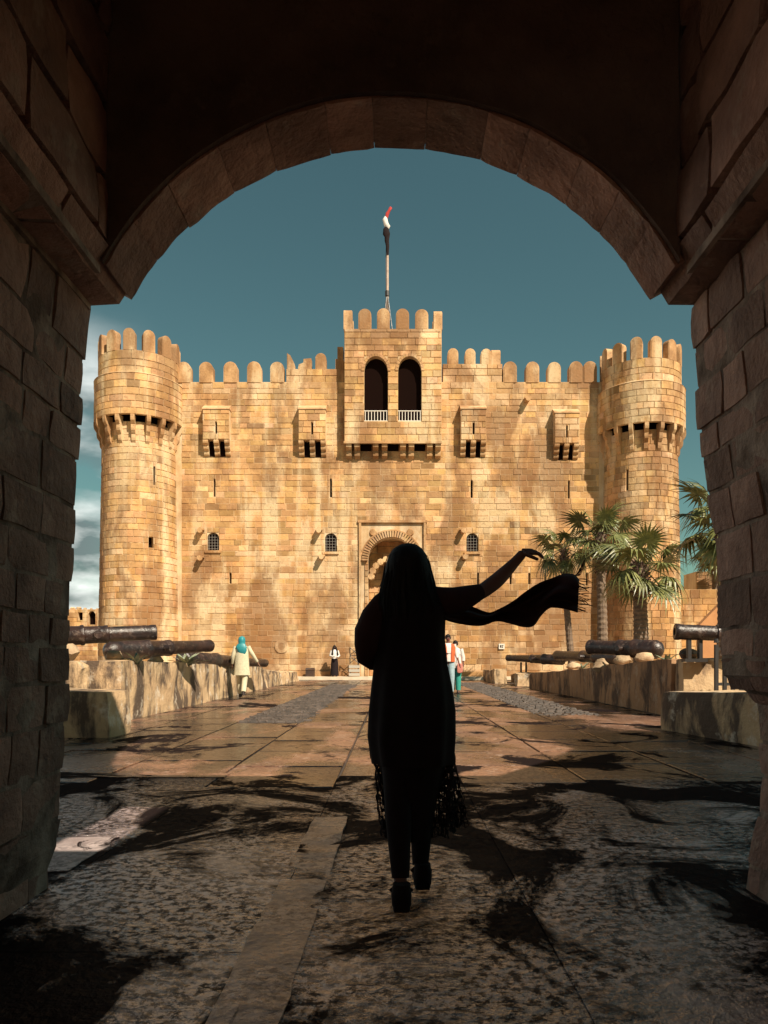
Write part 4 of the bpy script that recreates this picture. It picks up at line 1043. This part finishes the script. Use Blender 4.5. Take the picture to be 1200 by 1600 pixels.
sr = sk.add(w_(690, 940), .056, chs); er = sk.add(w_(751, 926, YW + .10), .038, sr); f1 = sk.add(w_(778, 906, YW + .14), .040, er); wr = sk.add(w_(806, 877, YW + .17), .026, f1)
pm = sk.add(w_(819, 862, YW + .18), (.032, .024), wr)
sk.hand(wr, w_(819, 862, YW + .18), (-.4, .9, .5), (.90, .2, .02), (.45, .1, -.85), .85)
sk.build('body', SKIND, wo, 2)
def ringy(edges, ry, yc=YW, **k):
    out = []
    for (py, a, b), r_ in zip(edges, ry):
        p = w_((a + b) / 2, py, yc); out.append((p.x, p.y, p.z, (b - a) / 2 * yc / F, r_))
    return out
m = MB(); E = [(926, 622, 672), (936, 604, 692), (952, 594, 697), (972, 589, 695), (1000, 586, 694), (1040, 584, 698), (1070, 581, 704), (1110, 578, 709), (1150, 577, 709), (1192, 584, 707)]
m.loft(ringy(E, [.06, .10, .125, .13, .125, .12, .14, .16, .165, .165]), 48, .06, 9); dress = m.build('dress', BLK, wo, True)
m = MB(); E = [(1180, 588, 700), (1220, 598, 690), (1260, 603, 680), (1306, 606, 673)]
m.loft(ringy(E, [.15, .14, .13, .12]), 40, .05, 8); m.build('underskirt', BLK, wo, True)
# hair: long, over the shoulders and back
m = MB(); E = [(849.5, 634, 642), (852, 624, 652), (858, 614, 660), (868, 607, 667), (882, 603, 671), (896, 601, 674), (910, 598, 677), (924, 594, 680), (945, 592, 690), (975, 596, 684), (1010, 604, 676), (1050, 615, 666), (1075, 628, 655)]
m.loft(ringy(E, [.02, .05, .08, .10, .11, .11, .105, .10, .10, .09, .07, .05, .02], YW - .03), 48, .03, 13); hr = m.build('hair', HAIR, wo, True)
m = MB()
for k in range(90):
    a = R.uniform(math.pi * .95, 2.05 * math.pi); i0 = R.randint(3, 7); pts = []; ps = R.uniform(0, 6)
    rr_ = ringy(E, [.02, .05, .08, .10, .11, .11, .105, .10, .10, .09, .07, .05, .02], YW - .03)
    for i in range(i0, min(i0 + 5, 12)):
        x, y, z, ax, ay = rr_[i]; g_ = 1.005 + .03 * math.sin(ps + i * .8) + .012 * (i - i0); pts.append((x + math.cos(a) * ax * g_, y + math.sin(a) * ay * g_, z))
    m.tube(pts, [.0012, .002, .002, .0015, .0008][:len(pts)], 4)
tag(m.build('hair_strands', HAIR, hr), kind='stuff')
# loose sleeve / shawl on the bent left arm
m = MB(); P_ = [w_(618, 925), w_(603, 943), w_(590, 965), w_(580, 990), w_(576, 1012), w_(572, 1028, YW + .02), w_(580, 1032, YW + .06), w_(592, 1020, YW + .12), w_(602, 1008, YW + .18)]
m.tube(P_, [.04, .062, .075, .078, .066, .043, .045, .042, .035], 18, 1.0); m.build('left_sleeve', SHAWL, wo, True)
m = MB(); P_ = [w_(668, 934), w_(690, 940), w_(712, 940, YW + .03), w_(734, 931, YW + .06), w_(749, 925, YW + .09)]
m.tube(P_, [.055, .066, .066, .050, .038], 18); m.build('right_sleeve', SHAWL, wo, True)
# lace hem panels
def lace(x0t, x1t, x0b, x1b, yt, yb, Y0, name='lace_panel'):
    mb = MB(); r = random.Random(int(x0t)); nc, nr = 9, 22
    def P(u, v):
        px = (x0t + (x1t - x0t) * u) * (1 - v) + (x0b + (x1b - x0b) * u) * v + 1.5 * math.sin(v * 6 + u * 4)
        q = noise.noise_vector(Vector((u * 9, v * 14, x0t))) * 4.5
        return w_(px + q.x, yt + (yb - yt) * v + q.y, Y0 + .03 * math.sin(u * 7 + v * 3))
    for i in range(nc + 1):
        pts = [P(i / nc, k / 16) for k in range(17)]; mb.tube(pts, [.0022 if i % 7 else .004] * 17, 4)
    for k in range(nr + 1):
        pts = [P(i / 10, k / nr) for i in range(11)]; mb.tube(pts, [.0018 if k % 6 else .005] * 11, 4)
    for k in range(nr):
        for i in range(nc):
            if r.random() < .42:
                u0, u1, v0, v1 = i / nc, (i + 1) / nc, k / nr, (k + 1) / nr; cu_, cv_ = (u0 + u1) / 2, (v0 + v1) / 2; kk_ = r.uniform(.3, 1.)
                ring = [P(cu_ + (u1 - u0) * .7 * kk_ * math.cos(a), cv_ + (v1 - v0) * .7 * kk_ * math.sin(a)) for a in [j * math.pi / 4 for j in range(8)]]
                back = [p + Vector((0, .004, 0)) for p in ring]; n = 8
                mb.add(ring + back, [tuple(range(8)), tuple(range(15, 7, -1))] + [(j, (j + 1) % 8, 8 + (j + 1) % 8, 8 + j) for j in range(8)])
    mb.build(name, BLK, wo)
lace(690, 709, 686, 731, 1170, 1291, YW - .02); lace(672, 700, 672, 702, 1185, 1308, YW + .02); lace(578, 596, 599, 610, 1165, 1308, YW)
lace(700, 707, 705, 712, 1175, 1300, YW + .08)
# cardigan edge hanging at her left
m = MB()
for x in (576, 579, 583): m.tube([w_(x, 1140), w_(x + 1, 1165), w_(x + 3, 1185)], [.002] * 3, 4)
m.build('thread', BLK, wo)
for px_h, kn, an in (((622, 1150, 3.30), (621, 1235, 3.24), (626, 1372, 3.12)), ((660, 1150, 3.34), (659, 1235, 3.40), (657, 1350, 3.40))):
    a, b, c = w_(*px_h), w_(*kn), w_(*an); cf = b * .65 + c * .35; cf.y -= .015
    m = MB(); m.tube([a, b, cf, c], [.082, .060, .056, .037], 14); m.build('legging', BLK, wo, True)
# sandals with block heel
for px, y, yb, rz in ((627, 3.16, 0, .06), (659, 3.46, 0, -.06)):
    x = W(px, 0, y).x; m = MB()
    pr = [(-.13, 0), (-.13, .035), (-.05, .035), (.03, .02), (.13, .02), (.135, 0), (.02, 0)]
    vs = []
    for q, hw in ((-.135, .030), (-.09, .036), (0, .034), (.07, .044), (.12, .036), (.14, .01)):
        zt = .045 - .02 * (q + .13) / .27
        vs += [(x - hw, y + q, 0.012), (x + hw, y + q, 0.012), (x + hw, y + q, zt), (x - hw, y + q, zt)]
    fs = [(4 * k + i, 4 * k + (i + 1) % 4, 4 * k + 4 + (i + 1) % 4, 4 * k + 4 + i) for k in range(5) for i in range(4)] + [(3, 2, 1, 0), (20, 21, 22, 23)]
    m.add(vs, fs); so_ = m.build('sandal', BLK, wo)
    m = MB(); m.loft([(x, y - .10, .03, .040, .035), (x, y - .105, .075, .042, .040), (x, y - .09, .12, .036, .038)], 14); m.build('heel_strap', BLK, so_, True)
    m = MB(); m.tube([(x - .045, y + .05, .04), (x, y + .05, .085), (x + .045, y + .05, .04)], [.012] * 3, 6, .5); m.build('strap', BLK, so_, True)

# flying scarf
scf = thing('scarf', 'dark fringed scarf blown out to the right from the arm of the woman in black', 'scarf', (0, 0, 0))
TOP = [(688, 938), (712, 944), (735, 948), (762, 957), (782, 950), (800, 940), (820, 926), (840, 913), (860, 904), (880, 897), (896, 897), (905, 905)]
BOT = [(688, 966), (705, 972), (725, 976), (752, 977), (777, 971), (798, 975), (818, 980), (834, 978), (846, 962), (860, 950), (880, 950), (903, 956)]
def lerp_list(L_, t):
    k = t * (len(L_) - 1); i = min(int(k), len(L_) - 2); f = k - i
    # catmull-rom
    p0, p1, p2, p3 = L_[max(i - 1, 0)], L_[i], L_[i + 1], L_[min(i + 2, len(L_) - 1)]
    return tuple(.5 * ((2 * b) + (-a + c) * f + (2 * a - 5 * b + 4 * c - d) * f * f + (-a + 3 * b - 3 * c + d) * f ** 3) for a, b, c, d in zip(p0, p1, p2, p3))
nu, nv_ = 60, 14; vs = []; fs = []
for i in range(nu + 1):
    t = i / nu; a, b = lerp_list(TOP, t), lerp_list(BOT, t)
    for j in range(nv_ + 1):
        s = j / nv_; px, py = a[0] + (b[0] - a[0]) * s, a[1] + (b[1] - a[1]) * s
        vs.append(w_(px, py, YW + .05 + .05 * math.sin(s * 7 + t * 9) + .10 * math.sin(t * 5) + .03 * math.sin(s * 15 - t * 4)))
for i in range(nu):
    for j in range(nv_): q = i * (nv_ + 1) + j; fs.append((q, q + 1, q + nv_ + 2, q + nv_ + 1))
me = bpy.data.meshes.new('cloth'); me.from_pydata([tuple(v) for v in vs], [], fs); me.polygons.foreach_set('use_smooth', [True] * len(fs)); me.update()
o = link('cloth', me, scf, SHAWL); sd_ = o.modifiers.new('thick', 'SOLIDIFY'); sd_.thickness = .004
m = MB()
for k in range(22):
    q = k / 21; px, py = 904 - 1 * q, 905 + 50 * q; l = R.uniform(10, 24); bend = R.uniform(-6, 8) ; ang = R.uniform(-.25, .55)
    P_ = [w_(px + l * s * math.cos(ang), py + l * s * math.sin(ang) + bend * s * s, YW + .09 + .02 * math.sin(k) * s) for s in (0, .25, .5, .75, 1)]
    m.tube(P_, [.0022, .002, .002, .0018, .001], 4)
for k in range(5):
    P_ = [w_(896 + k * 2 + 9 * s, 900 - 9 * s * s * (1 + k * .3), YW + .1) for s in (0, .4, .8, 1.2)]; m.tube(P_, [.0018] * 4, 4)
m.build('fringe', SHAWL, scf)

# ---- visitors
def visitor(label, x, y, z, rz, hgt, skinm, pose):
    t = thing('person', label, 'person', (x, y, z), rz); k = hgt / 1.7; t.scale = (k, k, k)
    s = Sk(); J = dict(lh=(.09, 0, .88), rh=(-.09, 0, .88), lk=(.10, -.02, .48), rk=(-.10, -.02, .48), la=(.10, .02, .08), ra=(-.10, .02, .08), ls=(.17, 0, 1.40), rs=(-.17, 0, 1.40), le=(.25, .03, 1.14), re=(-.25, .03, 1.14), lw=(.27, -.06, .92), rw=(-.27, -.06, .92)); J.update(pose)
    pel = s.add((0, 0, .93), (.13, .10)); a = s.add((0, 0, 1.12), (.11, .085), pel); c = s.add((0, .01, 1.33), (.13, .09), a); n = s.add((0, .01, 1.46), .05, c); n2 = s.add((0, 0, 1.52), .045, n)
    h = s.add((0, -.01, 1.57), (.066, .072), n2); s.add((0, 0, 1.64), (.070, .078), h)
    for q in 'lr':
        hh = s.add(J[q + 'h'], .085, pel); kk = s.add(J[q + 'k'], .055, hh); aa = s.add(J[q + 'a'], .035, kk); A = Vector(J[q + 'a']); s.add(A + Vector((.01, -.16, -.05)), (.035, .022), aa)
        sh = s.add(J[q + 's'], .05, c); e = s.add(J[q + 'e'], .038, sh); wv = s.add(J[q + 'w'], .026, e); Wv = Vector(J[q + 'w']); D = (Wv - Vector(J[q + 'e'])).normalized(); pv = Wv + D * .06; s.add(pv, (.032, .02), wv)
        s.hand(wv, pv, (0, 1, 0), D, (D + Vector((0, -.6, 0))), 1)
    b = s.build('body', skinm, t, 1)
    # face: nose, ears, eyes
    m = MB(); m.add([(-.012, -.082, 1.585), (.012, -.082, 1.585), (0, -.080, 1.62), (0, -.105, 1.588)], [(0, 1, 3), (1, 2, 3), (2, 0, 3)]); m.build('nose', skinm, t)
    for sx_ in (-1, 1):
        m = MB(); m.loft([(sx_ * .075, .0, 1.575, .006, .012), (sx_ * .082, .0, 1.60, .010, .018), (sx_ * .078, .0, 1.63, .006, .010)], 8); m.build('ear', skinm, t, True)
        m = MB(); m.loft([(sx_ * .028, -.074, 1.612, .004, .003), (sx_ * .028, -.076, 1.618, .011, .006), (sx_ * .028, -.074, 1.624, .004, .003)], 8); m.build('eye', BLACKI, t)
    m = MB(); m.box((-.02, -.082, 1.56), (.02, -.070, 1.567)); m.build('mouth', REDC, t)
    return t, J
def sleeve(t, J, q, mat, frac=1., r=.06):
    m = MB(); a, b, c = Vector(J[q + 's']), Vector(J[q + 'e']), Vector(J[q + 'w']); m.tube([a + Vector((0, 0, .02)), a.lerp(b, .5), b, b.lerp(c, .5 * frac), b.lerp(c, .92 * frac)], [r * 1.1, r, r * .9, r * .8, r * .72], 14); m.build('sleeve', mat, t, True)
def trouser(t, J, q, mat, end=.97, r=.085):
    m = MB(); a, b, c = Vector(J[q + 'h']), Vector(J[q + 'k']), Vector(J[q + 'a']); m.tube([a + Vector((0, 0, .06)), a.lerp(b, .5), b, b.lerp(c, .5), b.lerp(c, end)], [r * 1.2, r * 1.1, r * .95, r * .88, r * .82], 16); m.build('trouser_leg', mat, t, True)
def shoe(t, J, q, mat):
    A = Vector(J[q + 'a']); m = MB(); m.loft([(A.x, A.y - .06, A.z - .08, .05, .13), (A.x, A.y - .06, A.z - .045, .05, .13), (A.x, A.y - .03, A.z - .015, .042, .09), (A.x, A.y, A.z + .02, .036, .045)], 14); m.build('shoe', mat, t, True)
# walking woman, teal headscarf, back to us
t, J = visitor('woman in a cream tunic and teal headscarf walking beside the left wall', W(378, 0, 20.3).x, 20.3, .01, rad(184), 1.66, SKIN, dict(lw=(.27, -.06, .93), le=(.24, .04, 1.15), rw=(-.42, -.10, .98), re=(-.31, .0, 1.18), lk=(.08, -.10, .50), la=(.06, -.10, .08), rk=(-.08, .04, .48), ra=(-.07, .22, .14)))
m = MB(); m.loft([(0, 0, .62, .235, .18), (0, 0, .80, .215, .165), (0, 0, 1.0, .20, .15), (0, 0, 1.15, .19, .135), (0, 0, 1.32, .19, .125), (0, 0, 1.42, .16, .10), (0, 0, 1.48, .07, .06)], 32, -.0, 7)
for k_, (x, y, z) in enumerate(m.v):
    a_ = math.atan2(y, x); g_ = 1 + .05 * math.sin(8 * a_ + z * 5) * (1.45 - z); m.v[k_] = (x * g_, y * g_, z)
m.build('tunic', CREAM, t, True)
for q in 'lr': sleeve(t, J, q, CREAM); trouser(t, J, q, CREAM); shoe(t, J, q, DKC)
m = MB(); m.loft([(0, .04, 1.34, .13, .09), (0, .03, 1.40, .15, .12), (0, .01, 1.48, .09, .10), (0, .012, 1.56, .10, .11), (0, .012, 1.64, .096, .106), (0, .01, 1.69, .066, .075), (0, 0, 1.715, .02, .02)], 24, .08, 7); m.build('headscarf', TEAL, t, True)
m = MB(); m.loft([(-.03, .10, 1.20, .07, .02), (-.02, .12, 1.30, .13, .035), (0, .10, 1.42, .15, .05), (0, .06, 1.50, .10, .06)], 18, .05, 5); m.build('scarf_tail', TEAL, t, True)
# woman by the fort
t, J = visitor('woman in white top and long black skirt standing at the fort wall', W(522, 0, 37.5).x, 37.8, .17, rad(15), 1.58, SKIN, dict(lw=(.10, -.20, 1.05), rw=(-.08, -.20, 1.08), le=(.26, -.02, 1.14), re=(-.25, .0, 1.14)))
m = MB(); m.loft([(0, 0, .04, .24, .20), (0, 0, .35, .22, .18), (0, 0, .7, .20, .16), (0, 0, .95, .17, .13), (0, 0, 1.02, .15, .12)], 26, .04, 8); m.build('skirt', BLK, t, True)
m = MB(); m.loft([(0, 0, .98, .17, .13), (0, 0, 1.15, .165, .125), (0, 0, 1.33, .19, .125), (0, 0, 1.42, .15, .10), (0, 0, 1.48, .06, .05)], 22, .02, 6); m.build('blouse', WHITEC, t, True)
for q in 'lr': sleeve(t, J, q, WHITEC)
for q in 'lr': shoe(t, J, q, DKC)
m = MB(); m.loft([(0, .06, 1.15, .10, .04), (0, .05, 1.30, .15, .06), (0, .035, 1.45, .12, .08), (0, .025, 1.56, .092, .09), (0, .02, 1.64, .090, .092), (0, .01, 1.69, .065, .07), (0, 0, 1.72, .02, .02)], 22, .03, 7); m.build('hair', HAIR, t, True)
for sx_ in (-1, 1):
    m = MB(); m.tube([(sx_ * .08, -.03, 1.62), (sx_ * .11, -.06, 1.45), (sx_ * .13, -.10, 1.25), (sx_ * .14, -.10, 1.08)], [.035, .05, .05, .02], 10, .6); m.build('hair_lock', HAIR, t, True)
# man in orange vest
t, J = visitor('man in an orange vest and pale trousers walking towards the gate', W(700, 0, 21.8).x, 21.8, .01, rad(8), 1.76, SKIND, dict(lw=(.30, -.05, .92), rw=(-.10, -.24, 1.16), re=(-.26, -.04, 1.16), lk=(.09, -.10, .49), la=(.08, -.08, .08), rk=(-.08, 0, .48), ra=(-.08, .16, .10)))
m = MB(); m.loft([(0, 0, .94, .18, .135), (0, 0, 1.12, .175, .13), (0, 0, 1.33, .20, .13), (0, 0, 1.42, .15, .10), (0, 0, 1.46, .08, .07)], 22); m.build('shirt', WHITEC, t, True)
m = MB()
for s_ in (-1, 1):
    m.loft([(s_ * .095, .0, .93, .10, .148), (s_ * .095, .0, 1.12, .095, .142), (s_ * .11, .0, 1.33, .105, .14), (s_ * .11, .0, 1.44, .06, .10)], 16)
m.build('vest', ORANGE, t, True)
sleeve(t, J, 'l', WHITEC, .5); sleeve(t, J, 'r', REDC, .9)
for q in 'lr': trouser(t, J, q, DENIM); shoe(t, J, q, DKC)
m = MB(); m.loft([(0, .03, 1.58, .080, .075), (0, .02, 1.64, .083, .083), (0, .01, 1.69, .062, .068), (0, 0, 1.72, .02, .02)], 18); m.build('hair', HAIR, t, True)
# second figure just behind him
t, J = visitor('person in loose white top and green trousers, half hidden by the orange vest man', W(712, 0, 22.8).x, 22.9, .01, rad(-5), 1.62, SKIND, dict(lw=(.26, -.02, .90), rw=(-.2, -.1, .95), lk=(.09, -.06, .49), la=(.09, -.06, .08)))
m = MB(); m.loft([(0, 0, .80, .21, .15), (0, 0, 1.0, .19, .14), (0, 0, 1.2, .175, .13), (0, 0, 1.33, .19, .125), (0, 0, 1.42, .15, .10), (0, 0, 1.48, .06, .05)], 22, .03, 6); m.build('top', WHITEC, t, True)
for q in 'lr': sleeve(t, J, q, WHITEC, .5, .075); trouser(t, J, q, GREENC, .97, .10); shoe(t, J, q, DKC)
m = MB(); m.loft([(0, .03, 1.54, .084, .08), (0, .02, 1.62, .088, .088), (0, .01, 1.68, .066, .07), (0, 0, 1.71, .02, .02)], 18); m.build('hair', HAIR, t, True)
bag = thing('shoulder_bag', 'small pink bag hanging at the side of the person in the loose white top', 'bag', (W(719, 0, 22.6).x, 22.7, .62))
m = MB(); rough_hex(m, hexc(-.09, .09, -.05, .05, 0, .30), (3, 2, 4), .01, 8, rnd=.02); m.build('body', PINKC, bag, True)
m = MB(); m.tube([(-.07, 0, .29), (-.04, 0, .5), (.0, 0, .6), (.04, 0, .5), (.07, 0, .29)], [.008] * 5, 5); m.build('strap', PINKC, bag)
